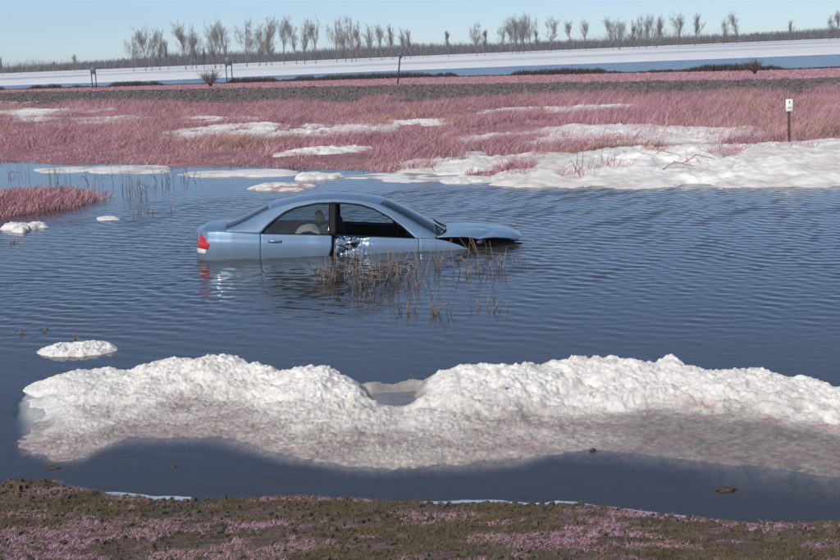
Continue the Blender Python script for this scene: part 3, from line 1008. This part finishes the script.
def in_poly(X, Y, P):
    ins = np.zeros(X.shape, bool)
    j = len(P) - 1
    for i in range(len(P)):
        xi, yi, xj, yj = P[i][0], P[i][1], P[j][0], P[j][1]
        ins ^= ((yi > Y) != (yj > Y)) & (X < (xj - xi) * (Y - yi) / (yj - yi + 1e-12) + xi)
        j = i
    return ins


# thin blue ice along the near bank
for pa, pb, wd, lab in ((88, 195, .20, 'thin blue ice edge against the muddy bank, short piece'),
                        (395, 722, .17, 'long thin blue ice edge curving along the muddy bank')):
    xa, xb = px(pa, 498)[0], px(pb, 515)[0]
    Xg, Tg = np.meshgrid(np.linspace(xa, xb, 260), np.linspace(0, 1, 10), indexing='ij')
    nn = f_near(Xg) + 0.25 * (fbm(Xg * 1.3, Xg * 0 + 2, 3) - 0.5)
    ends = sstep(0, .12, (Xg - xa) / (xb - xa)) * (1 - sstep(.88, 1, (Xg - xa) / (xb - xa)))
    wd_ = wd * (.35 + 1.1 * fbm(Xg * 2.3, Xg * 0 + 6, 403)) * ends + .01
    Yg = nn - .03 + (wd_ + .03) * Tg + .02 * (fbm(Xg * 14, Tg * 2, 405) - .5) * Tg
    Zg = .016 - .030 * sstep(.75, 1, Tg) + .012 * (fbm(Xg * 9, Yg * 9, 407) - .5)
    solid(link('shore_ice', grid_mesh('shore_ice', np.stack([Xg, Yg, Zg], -1)), M['ice'], label=lab, cat='ice'), .012)


# ------------------------------------------------------------------ grass as joined blades
def blades(name, X, Y, Z, h, lean, width, col, rng, kind='stuff', label=None, cat=None, segs=2):
    n = len(X)
    th = rng.uniform(0, 2 * math.pi, n)
    wv = np.stack([np.cos(th), np.sin(th), 0 * th], 1) * (width / 2)[:, None]
    b = np.stack([X, Y, Z], 1)
    mid = b + lean * .35 + np.array([0, 0, 1.0]) * (h * .6)[:, None]
    tip = b + lean + np.array([0, 0, 1.0]) * (h * np.where(rng.random(n) < .25, .75, 1.0))[:, None]
    V = np.stack([b - wv, b + wv, mid + wv * .7, mid - wv * .7, tip - wv * .12, tip + wv * .12], 1).reshape(-1, 3)
    i = np.arange(n)[:, None] * 6
    F = np.concatenate([i + np.array([0, 1, 2, 3]), i + np.array([3, 2, 5, 4])])
    C = np.repeat(col, 6, 0)
    return link(name, raw_mesh(name, V, F, C), M['grass'], kind=kind, label=label, cat=cat)


def pink_cols(n, rng, X, Y, dark=.5):
    a = rng.random(n)[:, None]
    base = PINK * (dark + (1.15 - dark) * rng.random(n)[:, None])
    tan = np.array([.46, .31, .20])
    brown = np.array([.16, .10, .09])
    tn = sstep(.52, .70, fbm(X * .35, Y * .25, 141, 5))[:, None]
    base = base * (.72 + .62 * fbm(X * .8, Y * .5, 143))[:, None]
    c = base * (1 - .6 * tn * (a < .6)) + tan * .6 * tn * (a < .6)
    return np.where(a > .94, brown, np.where(a > .82, np.array([.68, .50, .49]), c))


g = np.random.default_rng(21)
# far shore: clumps between the pond edge and the stone embankment
pxs = g.uniform(-60, 900, 620000)
frac = g.random(620000) ** .9
Xs = (pxs - 420) / FPX * 1.0
shX = np.array([px(c, 172, 0)[0] for c in np.linspace(-60, 900, 40)])
X0 = np.interp(pxs, np.linspace(-60, 900, 40), np.array([px(c, 160, .1)[0] / px(c, 160, .1)[1] for c in np.linspace(-60, 900, 40)]))
# distance along each column from shore to embankment foot
D = np.zeros_like(X0)
lo_ = 20 + 0 * X0
for _ in range(12):
    lo_ = f_shore(X0 * lo_)
hi_ = lo_ + 20
for _ in range(20):
    hi_ = .5 * hi_ + .5 * f_e3(X0 * hi_)
D = lo_ + .1 + (hi_ - lo_ + 1.5) * frac
Xb, Yb = X0 * D, D
den = fbm(Xb * .55, Yb * .35, 151, 4)
keep = den + .10 * g.random(len(Xb)) + .25 * (1 - sstep(0, 2.5, Yb - f_shore(Xb))) > .37
snowy = np.zeros(len(Xb), bool)
for P_ in SP:
    snowy |= in_poly(Xb, Yb, P_)
drift = in_poly(Xb, Yb, SP[0]) | in_poly(Xb, Yb, SP[1])
keep &= ~(snowy & (fbm(Xb * .9, Yb * .7, 157) < .60)) & ~(drift & (g.random(len(Xb)) < .72))
Xb, Yb, den = Xb[keep], Yb[keep], den[keep]
n = len(Xb)
h = (.05 + .20 * g.random(n) ** 1.6) * (.5 + 1.5 * sstep(.42, .65, den))
lean = np.stack([g.normal(.10, .20, n), g.normal(0, .20, n), 0 * h], 1) * (h / .2)[:, None]
zb = gz(Xb, Yb) - .02
blades('shore_grass', Xb, Yb, zb, h, lean, g.uniform(.007, .017, n), pink_cols(n, g, Xb, Yb), g,
       label='pinkish dead grass covering the far shore', cat='grass')
print('far grass', n)

# hummock in the flood on the left
n = 16000
Xi = ISL[0] - .3 + g.normal(0, .95, n)
Yi = ISL[1] + g.normal(0, 1.3, n)
zi = gz(Xi, Yi)
k = zi > -.03
Xi, Yi, zi = Xi[k], Yi[k], zi[k]
n = len(Xi)
h = g.uniform(.06, .24, n)
lean = np.stack([g.normal(.06, .10, n), g.normal(0, .10, n), 0 * h], 1)
blades('hummock_grass', Xi, Yi, zi - .01, h, lean, g.uniform(.008, .016, n), pink_cols(n, g, Xi, Yi, .4), g,
       label='clump of pinkish dead grass on the hummock in the flood', cat='grass')

# taller windblown brush around the sign
n = 50000
cpx = g.uniform(560, 880, n)
cpy = g.uniform(100, 140, n)
q = np.array([px(a_, b_, .2) for a_, b_ in zip(cpx, cpy)])
den = fbm(q[:, 0] * .7, q[:, 1] * .4, 161)
k = (den > .5) & ~((in_poly(q[:, 0], q[:, 1], SP[0]) | in_poly(q[:, 0], q[:, 1], SP[1])) & (g.random(n) < .85))
q = q[k]
n = len(q)
h = g.uniform(.15, .55, n)
lean = np.stack([h * g.normal(.55, .45, n), g.normal(0, .22, n), 0 * h], 1)
blades('windblown_brush', q[:, 0], q[:, 1], gz(q[:, 0], q[:, 1]) - .02, h, lean, g.uniform(.006, .012, n), pink_cols(n, g, q[:, 0], q[:, 1], .6), g,
       label='taller wind-bent pink brush on the far shore by the white sign', cat='brush')

# embankment crest grass and the dark brush line along its far edge
n = 60000
cpx = g.uniform(-80, 920, n)
slope = np.interp(cpx, np.linspace(-80, 920, 40), np.array([px(c, 84, .6)[0] / px(c, 84, .6)[1] for c in np.linspace(-80, 920, 40)]))
a1 = 60 + 0 * slope
a2 = 60 + 0 * slope
for _ in range(25):
    a1 = .5 * a1 + .5 * f_e2(slope * a1)
    a2 = .5 * a2 + .5 * f_e1(slope * a2)
D = a1 + (a2 - a1) * g.random(n)
Xc, Yc = slope * D, D
h = g.uniform(.03, .11, n)
lean = np.stack([g.normal(.05, .06, n), g.normal(0, .06, n), 0 * h], 1)
blades('crest_grass', Xc, Yc, gz(Xc, Yc) - .01, h, lean, g.uniform(.02, .04, n), pink_cols(n, g, Xc, Yc, .65) * .85 + np.array([.02, .03, .03]), g,
       label='pinkish grass strip on top of the stone embankment', cat='grass')
n = 30000
D2 = np.repeat(a2, 1)[:n] + g.normal(.3, .5, n)
Xc, Yc = slope[:n] * D2, D2
dn2 = fbm(Xc * .35, Xc * 0 + 4, 171)
h = g.uniform(.08, .30, n) * (.5 + 1.4 * sstep(.4, .7, dn2))
lean = np.stack([g.normal(0, .1, n), g.normal(0, .1, n), 0 * h], 1)
blades('edge_weeds', Xc, Yc, gz(Xc, Yc) - .02, h, lean, g.uniform(.03, .06, n), np.array([.065, .052, .05]) * g.uniform(.7, 1.4, n)[:, None], g,
       label='dark low weeds along the far edge of the embankment', cat='weeds')


# stones of the embankment slope: a few faceted blocks repeated into one mesh
def stones(name, X, Y, Z, size, mat, rng, label, cat, flat=.7, cols=None):
    n = len(X)
    ph = np.array([[-1, -1, -1], [1, -1, -1], [1, 1, -1], [-1, 1, -1], [-.7, -.7, 1], [.7, -.7, 1], [.7, .7, 1], [-.7, .7, 1]], float)
    V = ph[None] * (1 + rng.uniform(-.55, .45, (n, 8, 3)))
    V[:, :, 2] *= flat
    th = rng.uniform(0, 6.28, n)
    c, s = np.cos(th)[:, None], np.sin(th)[:, None]
    Vx = V[:, :, 0] * c - V[:, :, 1] * s
    Vy = V[:, :, 0] * s + V[:, :, 1] * c
    V = np.stack([Vx, Vy, V[:, :, 2]], -1) * size[:, None, None] * .5 + np.stack([X, Y, Z], 1)[:, None]
    F = np.array([[3, 2, 1, 0], [4, 5, 6, 7], [0, 1, 5, 4], [1, 2, 6, 5], [2, 3, 7, 6], [3, 0, 4, 7]])
    F = (np.arange(n)[:, None, None] * 8 + F).reshape(-1, 4)
    return link(name, raw_mesh(name, V.reshape(-1, 3), F, None if cols is None else np.repeat(cols, 8, 0)), mat, label=label, cat=cat, kind='stuff')


n = 26000
cpx = g.uniform(-80, 920, n)
slope = np.interp(cpx, np.linspace(-80, 920, 40), np.array([px(c, 95, .4)[0] / px(c, 95, .4)[1] for c in np.linspace(-80, 920, 40)]))
a1 = 60 + 0 * slope
a2 = 60 + 0 * slope
for _ in range(25):
    a1 = .5 * a1 + .5 * f_e3(slope * a1)
    a2 = .5 * a2 + .5 * f_e2(slope * a2)
D = a1 + (a2 - a1) * g.uniform(-.03, 1.02, n)
Xc, Yc = slope * D, D
stones('riprap', Xc, Yc, gz(Xc, Yc) + .01, g.uniform(.07, .20, n) * (.6 + g.random(n)), M['stone'], g, 'grey broken stone facing the embankment slope', 'stones')

# near bank: soil clods, short pink grass
n = 9000
Xn = g.uniform(-3.6, 3.8, n)
Yn = f_near(Xn) + .05 - g.random(n) ** 1.3 * 2.6
stones('soil_clods', Xn, Yn, gz(Xn, Yn) + .004, 0.008 + .034 * g.random(n) ** 3, M['clod'], g, 'crumbly brown clods on the near muddy bank', 'soil')
n = 260000
Xn = g.uniform(-3.7, 3.9, n)
dd_ = g.random(n) * 2.4
Yn = f_near(Xn) - .06 - dd_
dens = fbm(Xn * 3.2, Yn * 2.6, 181, 4) + .10 * sstep(.2, 1.2, dd_) - .05
k = dens + .06 * g.random(n) > .50
Xn, Yn, dd_ = Xn[k], Yn[k], dd_[k]
n = len(Xn)
h = g.uniform(.004, .020, n)
lean = np.stack([g.normal(.01, .022, n), g.normal(0, .022, n), 0 * h], 1)
cc = np.where((g.random(n) < 1 - .85 * sstep(.50, .62, fbm(Xn * 2.2, Yn * 3.0, 183) + .10 * sstep(.3, 1.2, dd_)))[:, None], np.array([.14, .11, .06]) * g.uniform(.6, 1.3, n)[:, None], pink_cols(n, g, Xn * 3, Yn * 3, .5) * np.array([.80, .84, .95]))
blades('bank_grass', Xn, Yn, gz(Xn, Yn) - .004, h, lean, g.uniform(.003, .006, n), cc, g, label='short pinkish grass on the near muddy bank', cat='grass')

# ------------------------------------------------------------------ dead reeds standing in the water
def reed_clump(x, y, hpx, nst, spread, label, seed, name='reed_clump', thin=1.0, broken=.45):
    r = np.random.default_rng(seed)
    c = px(x, y, 0)
    mpp = c[1] / FPX
    sparse = nst <= 10 and name == 'reed_clump'
    t = Tubes()
    if sparse:
        root = link(name, None, label=label, cat='reeds', group='dead reeds standing in the flood', loc=(c[0], c[1], 0))
    for _ in range(nst):
        if sparse:
            t = Tubes()
        bx = r.normal(0, spread * mpp * .5) * (name == 'reed_clump')
        by = r.normal(0, spread * mpp * .9) * (name == 'reed_clump')
        hh = hpx * mpp * r.uniform(.35, 1.0)
        ang_, le = r.uniform(0, 6.28), abs(r.normal(.15, .32))
        d = np.array([math.cos(ang_) * le, math.sin(ang_) * le, 1.0])
        p0 = np.array([bx, by, -.12])
        p1 = p0 + d * (hh * .55 + .12)
        rr = thin * r.uniform(.003, .0065)
        if r.random() < broken:
            a2_ = r.uniform(0, 6.28)
            p2 = p1 + np.array([math.cos(a2_), math.sin(a2_), r.uniform(-.9, .3)]) * hh * r.uniform(.3, .6)
        else:
            p2 = p1 + (d + np.array([r.normal(0, .15), r.normal(0, .15), 0])) * hh * .45
        t.add([p0, p1, p2], [rr, rr * .85, rr * .35], 4)
        if r.random() < .5:
            a3 = r.uniform(0, 6.28)
            t.add([p1 * .6 + p0 * .4, p1 * .6 + p0 * .4 + np.array([math.cos(a3) * .4, math.sin(a3) * .4, .5]) * hh * .5,
                   p1 * .6 + p0 * .4 + np.array([math.cos(a3), math.sin(a3), .1]) * hh * .6], [rr * .8, rr * 1.2, rr * .2], 4)
        if sparse:
            link('stem', t.mesh('stem'), M['reed'], root)
    if sparse:
        return root
    return link(name, t.mesh(name), M['reed'], label=label, cat='reeds', group='dead reeds standing in the flood', loc=(c[0], c[1], 0))


REEDS = [
    (322, 279, 42, 16, 10, 'tangled dead reeds before the rear door'),
    (341, 282, 36, 22, 13, 'tangled dead reeds before the gap between the doors'),
    (358, 286, 44, 26, 13, 'dense bent reeds before the torn door edge'),
    (374, 284, 40, 24, 12, 'dense bent reeds before the crumpled front door'),
    (391, 281, 44, 26, 12, 'reeds with crossed broken stems before the front door'),
    (407, 284, 30, 16, 10, 'short broken reeds before the front door'),
    (421, 279, 46, 10, 10, 'thin upright reeds before the windshield pillar'),
    (438, 270, 44, 8, 8, 'thin sparse reeds before the front fender'),
    (456, 271, 34, 8, 8, 'few thin reeds before the rear of the hood'),
    (473, 273, 14, 16, 8, 'low matted reed stubble before the hood'),
    (487, 270, 48, 8, 5, 'upright reeds crossing the dark hood gap'),
    (497, 269, 30, 18, 5, 'short thick reed tuft below the sprung hood'),
    (521, 262, 14, 7, 7, 'small reed stubble beside the car nose'),
    (408, 312, 18, 12, 7, 'low reed tuft standing apart in open water'),
    (440, 313, 26, 18, 8, 'reed tuft with bent tops standing apart in open water'),
    (489, 308, 16, 16, 12, 'low wide reed stubble standing apart in open water'),
    (366, 300, 10, 8, 14, 'sparse stubble poking out of open water'),
]
for k, (x, y, hp, ns, sp, lab) in enumerate(REEDS):
    reed_clump(x, y, hp, max(6, int(ns * .65)), sp * 1.15, lab, 500 + k)
for k, (x, y, hp, ns, sp) in enumerate([(20, 175, 22, 7, 14), (60, 180, 24, 8, 16), (128, 190, 30, 10, 14), (142, 195, 34, 9, 12), (160, 183, 26, 8, 14), (100, 185, 22, 6, 16), (150, 212, 14, 8, 14), (185, 178, 20, 6, 14)]):
    reed_clump(x, y, hp, ns, sp, 'sparse pale reed stems in the water near the grassy hummock', 560 + k, thin=1.2, broken=.15)
for k, (x, y, hp, ns, sp) in enumerate([(580, 178, 40, 6, 10), (605, 174, 34, 5, 8), (590, 181, 22, 6, 8)]):
    c = px(x, y, 0)
    o = reed_clump(x, y, hp, ns, sp, 'thin dead stems poking through the broad shore drift', 590 + k, thin=1.3, broken=.1)
for k, (x, y) in enumerate([(668, 170), (690, 165), (655, 160)]):
    c = px(x, y, .15)
    t = Tubes()
    t.add([(-.15, 0, -.02), (.12, -.1, .16), (.5, -.15, .06)], [.012, .012, .006], 5)
    link('dead_stalk', t.mesh('dead_stalk'), M['reed'], label='fallen dark stalk lying on the broad shore drift', cat='stalk', group='stalks on the drift', loc=(c[0], c[1], float(gz(*c)) + .12))
for k, (x, y, lab) in enumerate([(12, 243, 'dark weed scrap adrift below the small ice lump'), (44, 331, 'dark scrap adrift beside the flat floe'), (75, 338, 'twig poking from the water above the flat floe'), (20, 333, 'small dark leaf litter adrift left of the flat floe')]):
    reed_clump(x, y, 7, 7, 9, lab, 620 + k, name='floating_weed', broken=.8)


def chunk(name, x, y, z, size, seed, mat, label, cat, flat=.35, long=1.6):
    bm = bmesh.new()
    bmesh.ops.create_icosphere(bm, subdivisions=3, radius=1)
    r = np.random.default_rng(seed)
    off = r.uniform(0, 50)
    for v in bm.verts:
        k = 1 + 1.5 * (float(fbm(v.co.x * 2.3 + off, v.co.y * 2.3 + v.co.z * 2, seed)) - .5)
        v.co = Vector((v.co.x * k * size * long, v.co.y * k * size, v.co.z * k * size * flat))
    c = px(x, y, z)
    return link(name, bm_mesh(name, bm, True), mat, label=label, cat=cat, loc=(c[0], c[1], z))


chunk('mud_clump', 173, 467, 0, .02, 1, M['debris'], 'little mud clump breaking the calm water below the snow ridge', 'mud', .5, 1.2)
chunk('mud_clump', 52, 468, 0, .03, 2, M['debris'], 'dark mud clump under the tip of the snow ridge', 'mud', .4, 1.5)
chunk('mud_clump', 725, 490, 0, .04, 3, M['debris'], 'drifting debris lump with foam beside the shore ice', 'debris', .4, 1.6)
chunk('mud_clump', 592, 450, .015, .018, 4, M['debris'], 'brown scrap at the edge of the wet ice shelf', 'debris', .5, 1.3)
chunk('litter_scrap', 508, 389, .16, .022, 5, M['blue'], 'tiny blue litter scrap stuck in the white snow ridge', 'litter', .7, 1.1)
# ------------------------------------------------------------------ signs and posts
def gpos(x, y, z):
    c = px(x, y, z)
    return c[0], c[1], float(gz(*c))


def post_tube(name, h, r, mat, parent, loc=(0, 0, 0), lean=(0, 0)):
    t = Tubes()
    t.add([(loc[0], loc[1], -.3), (loc[0] + lean[0] * h, loc[1] + lean[1] * h, h)], [r, r], 8)
    return link(name, t.mesh(name), mat, parent)


c = gpos(789, 141, .22)
e = link('white_sign', None, label='small white sign plate on a thin brown post in the snowdrift', cat='sign', loc=c)
mpp = c[1] / FPX
hp = 47 * mpp
post_tube('post', hp, .035, M['post'], e)
link('plate', box_mesh('plate', (-.085, -.055, hp - .27), (.085, -.038, hp + .02), .004, 1), M['signwhite'], e)
link('mark', box_mesh('mark', (-.012, -.0575, hp - .09), (.012, -.0552, hp - .02), 0), M['ink'], e)
link('mark', box_mesh('mark', (-.05, -.0575, hp - .19), (.05, -.0552, hp - .175), 0), M['ink'], e)

for (xa, xb, yb_, yt, lab) in ((92.5, 96.5, 88.5, 68, 'dark two-legged roadside sign board on the embankment, standing clear of the bushes'),
                               (227, 232.5, 83.5, 58, 'dark two-legged roadside sign board beside the round bare bush on the embankment')):
    c = gpos((xa + xb) / 2, yb_, .6)
    mpp = c[1] / FPX
    hh = (yb_ - yt) * mpp
    d = (xb - xa) * mpp / 2
    e = link('roadside_sign', None, label=lab, cat='sign', group='roadside signs on the embankment', loc=c)
    post_tube('post', hh, .045, M['darkpost'], e, (-d, 0, 0))
    post_tube('post', hh * .98, .045, M['darkpost'], e, (d, 0, 0))
    link('board', box_mesh('board', (-d - .06, -.09, hh * .70), (d + .06, -.06, hh + .02), .005, 1), M['signgrey'], e)

c = gpos(397, 85, .6)
mpp = c[1] / FPX
hh = 31 * mpp
e = link('leaning_post', None, label='thin dark post leaning to one side on the embankment crest', cat='post', loc=c)
post_tube('shaft', hh, .05, M['darkpost'], e, lean=(.15, 0))
link('marker', box_mesh('marker', (.15 * hh - .10, -.07, hh - .30), (.15 * hh + .10, -.04, hh + .02), .01, 1), M['signgrey'], e)


# ------------------------------------------------------------------ bare trees
def bare_tree(seed, H, spread, forks, levels=4, twigs=8, first=.18, tr=.0115):
    r = np.random.default_rng(seed)
    trunk, crown = Tubes(), Tubes()

    def grow(p, d, L, rad, lev):
        nseg = 4 if lev < 2 else 3 if lev < 4 else 2
        pts, rads = [p], [rad]
        q = p.copy()
        dd = d.copy()
        for i in range(nseg):
            dd = dd + r.normal(0, .05 + .04 * lev, 3) + np.array([0, 0, .06 if lev else .02])
            dd /= np.linalg.norm(dd)
            q = q + dd * L / nseg
            pts.append(q.copy())
            rads.append(max(rad * (1 - .55 * (i + 1) / nseg), .010))
        (trunk if lev == 0 else crown).add(pts, rads, 6 if lev == 0 else (4 if lev < 3 else 3))
        if lev >= levels:
            return
        nb = (9 if lev == 0 else 7 if lev < 3 else twigs)
        for i in range(nb):
            f = r.uniform(first, 1.0) if lev == 0 else r.uniform(.2, 1.0)
            j = min(int(f * nseg), nseg - 1)
            pp = pts[j] + (pts[j + 1] - pts[j]) * (f * nseg - j)
            az = r.uniform(0, 6.283)
            tilt = r.uniform(.20, .62) * spread * (1 if lev else .8)
            ax = pts[j + 1] - pts[j]
            ax = ax / np.linalg.norm(ax)
            s1 = np.cross(ax, [.2, .9, .3])
            s1 /= np.linalg.norm(s1)
            s2 = np.cross(ax, s1)
            nd = ax * math.cos(tilt) + (s1 * math.cos(az) + s2 * math.sin(az)) * math.sin(tilt)
            nd[2] = abs(nd[2]) * .9 + .25
            nd /= np.linalg.norm(nd)
            grow(pp, nd, L * (r.uniform(.42, .70) if lev < 2 else r.uniform(.34, .55)) * (1.05 - .25 * f if lev == 0 else 1), max(rads[j] * .52, .012), lev + 1)

    for k in range(forks):
        a_ = r.uniform(0, 6.283)
        s_ = 0 if forks == 1 else .20 * spread
        grow(np.array([.35 * k * math.cos(a_) * (forks > 1), .35 * k * math.sin(a_) * (forks > 1), -.3]),
             np.array([s_ * math.cos(a_), s_ * math.sin(a_), 1.0]), H * (.72 if k == 0 else r.uniform(.55, .7)), H * tr * (1 if forks == 1 else .8), 0)
    crown_v = np.concatenate(crown.V)
    top = max(crown_v[:, 2].max(), 1)
    sc = H / top
    for T in (trunk, crown):
        T.V = [v * sc for v in T.V]
    quads = np.array(trunk.F)
    return trunk.mesh('trunk'), crown.mesh('crown')


TREE_LABELS = {
    'fan': 'bare tree with a broad fan-shaped crown in the far tree row',
    'tall': 'tall narrow bare tree in the far tree row',
    'fork': 'bare tree with several trunks from one base in the far tree row',
    'small': 'short thin bare tree in the far tree row',
    'round': 'bare tree with a dense rounded crown in the far tree row',
}
PROTO = {}
for kind, args in (('fan', [(1, 14, 1.25, 1), (2, 14, 1.2, 1)]), ('tall', [(3, 16, .9, 1), (4, 16, .8, 1), (5, 16, .95, 1)]), ('fork', [(26, 15, .95, 3), (27, 15, 1.0, 2)]),
                   ('small', [(8, 10, .6, 1), (9, 9, .7, 1)]), ('round', [(10, 12, 1.0, 1)])):
    lst = []
    for (sd, H, sp, fk) in args:
        a_, b_ = bare_tree(sd, H, sp, fk, twigs=3 if fk > 1 else 6)
        a_.materials.append(M['bark'])
        b_.materials.append(M['twig'])
        lst.append((a_, b_, H))
    PROTO[kind] = lst
TREES = [(3, 76, 56, 'small'), (75, 72.5, 54, 'round'), (20, 75, 62, 'small'), (55, 73, 61, 'small'),
         (134, 71, 34, 'fan'), (146, 71, 26, 'fan'), (152, 70.5, 29, 'tall'), (160, 70.3, 30, 'tall'), (169, 70, 40, 'small'),
         (186, 69.5, 21, 'fan'), (192, 69.3, 24, 'tall'), (197, 69, 28, 'fork'), (204, 68.5, 46, 'small'),
         (216, 68, 20, 'fork'), (221, 68, 23, 'tall'), (227, 67, 20, 'tall'), (247, 66.5, 19, 'fan'), (259, 66, 19, 'fork'), (266, 65.8, 18, 'tall'),
         (272, 65.5, 32, 'small'), (284, 64, 18, 'tall'), (297, 64, 17, 'tall'), (305, 63.8, 20, 'tall'), (316, 63.3, 16, 'tall'), (337, 62.3, 18, 'fan'),
         (346, 62, 24, 'tall'), (352, 62, 15, 'fan'), (356, 61.6, 30, 'small'), (370, 60.5, 24, 'tall'), (382, 60, 22, 'tall'), (393, 59.5, 25, 'small'), (405, 59, 27, 'tall'), (411, 58.8, 29, 'small'),
         (449, 57.5, 31, 'small'), (477, 55.8, 22, 'fan'), (485, 55.5, 30, 'small'), (500, 54.5, 26, 'tall'), (512, 53.8, 20, 'fan'), (517, 53.5, 15, 'fork'), (524, 53, 14, 'fan'), (530, 53, 13, 'fan'),
         (537, 52.7, 30, 'small'), (550, 51.6, 17, 'tall'), (570, 51, 21, 'round'), (586, 50.3, 18, 'tall'), (613, 49.6, 17, 'tall'), (619, 49.3, 18, 'fork'), (634, 48.8, 26, 'small'), (639, 48.4, 15, 'fan'),
         (646, 48, 14, 'tall'), (656, 47.5, 14, 'fork'), (680, 46.5, 12, 'fan'), (695, 45.5, 14, 'small'), (723, 44.3, 15, 'fork'), (738, 43.6, 12, 'tall'), (758, 43, 32, 'small'), (789, 41.2, 20, 'small'),
         (829, 40.2, 12, 'fork'), (838, 39.8, 11, 'round')]
for k, (x, yb_, yt, kind) in enumerate(TREES):
    r = np.random.default_rng(700 + k)
    c = px(x, yb_ + .3, 0.0)
    hh = (yb_ - yt) * c[1] / FPX * 1.06
    a_, b_, H = PROTO[kind][k % len(PROTO[kind])]
    e = link('bare_tree', None, label=TREE_LABELS[kind], cat='tree', group='bare trees across the river', loc=(c[0], c[1], -.1))
    s_ = hh / H
    e.scale = (s_ * r.uniform(.9, 1.1), s_ * r.uniform(.9, 1.1), s_)
    e.rotation_euler = (0, 0, r.uniform(0, 6.28))
    link('trunk', a_, None, e)
    link('crown', b_, None, e)

# two bare bushes on the embankment
for (x, yb_, yt, sd, lab) in ((211, 88, 68, 61, 'round bare bush on the embankment beside a two-legged sign'), (755, 76, 58, 63, 'low bare bush on the embankment crest above the white sign')):
    c = gpos(x, yb_, .5)
    hh = (yb_ - yt) * c[1] / FPX
    stem, tw = Tubes(), Tubes()
    r = np.random.default_rng(sd)
    for _ in range(26):
        az = r.uniform(0, 6.28)
        out = r.uniform(.1, .95)
        d = np.array([math.cos(az) * out, math.sin(az) * out, 1.0])
        d /= np.linalg.norm(d)
        p1 = d * hh * r.uniform(.45, .7)
        stem.add([(0, 0, -.05), p1 * .5 + r.normal(0, .02, 3), p1], [.02, .015, .01], 4)
        for _ in range(9):
            s0 = p1 * r.uniform(.4, 1)
            dd = d + r.normal(0, .45, 3)
            dd[2] = abs(dd[2]) * .8
            s1 = s0 + dd * hh * r.uniform(.25, .45)
            tw.add([s0, (s0 + s1) / 2 + r.normal(0, .02, 3), s1], [.009, .008, .006], 3)
    e = link('bare_bush', None, label=lab, cat='bush', loc=c)
    link('stems', stem.mesh('stems'), M['bark'], e)
    link('twigs', tw.mesh('twigs'), M['bark'], e)

# far wood: one mass of thin stems and twigs behind the row
n = 46000
cpx = g.uniform(-160, 1000, n)
Dw = g.uniform(620, 760, n)
Xw = (cpx - 420) / FPX * Dw * 1.01
hw = (3.2 + 3.8 * fbm(Xw * .02, Xw * 0 + 2, 191)) * np.interp(cpx, [-160, 60, 200, 420, 600, 1000], [.75, .8, 1.15, 1.15, 1.0, 1.2]) * g.uniform(.35, 1.0, n) ** 1.2
lean = np.stack([g.normal(0, 1.3, n), g.normal(0, 1.0, n), 0 * hw], 1)
cw = np.array([.135, .118, .118]) * g.uniform(.7, 1.3, n)[:, None]
b_ = blades('far_wood', Xw, Dw, np.full(n, -.4), hw, lean, g.uniform(.15, .45, n), cw, g, label='low dark leafless wood along the horizon', cat='wood')
n = 14000
cpx = g.uniform(-160, 1000, n)
Dw = g.uniform(640, 760, n)
Xw = (cpx - 420) / FPX * Dw * 1.01
hw = (4.5 + 4.5 * sstep(.35, .75, fbm(Xw * .03, Xw * 0 + 12, 193))) * g.uniform(.6, 1.0, n)
lean = np.stack([g.normal(0, 1.6, n), g.normal(0, 1.2, n), 0 * hw], 1)
blades('far_wood', Xw, Dw, np.full(n, -.4), hw, lean, g.uniform(.05, .16, n), np.array([.20, .18, .175]) * g.uniform(.8, 1.2, n)[:, None], g,
       label='paler thin treetops rising from the wood along the horizon', cat='wood')

# ------------------------------------------------------------------ air over the whole place
me = box_mesh('haze', (-700, -70, -2.2), (700, 900, 30))
hm = bpy.data.materials.new('haze_air')
hm.use_nodes = True
ht = hm.node_tree
ht.nodes.remove(ht.nodes['Principled BSDF'])
pv = N(ht, 'ShaderNodeVolumePrincipled', Density=0.00045, Anisotropy=0.2)
pv.inputs['Color'].default_value = (.80, .88, .97, 1)
ht.links.new(pv.outputs[0], ht.nodes['Material Output'].inputs['Volume'])
link('haze', me, hm, kind='stuff', label='thin pale spring haze over the flooded fields', cat='haze')
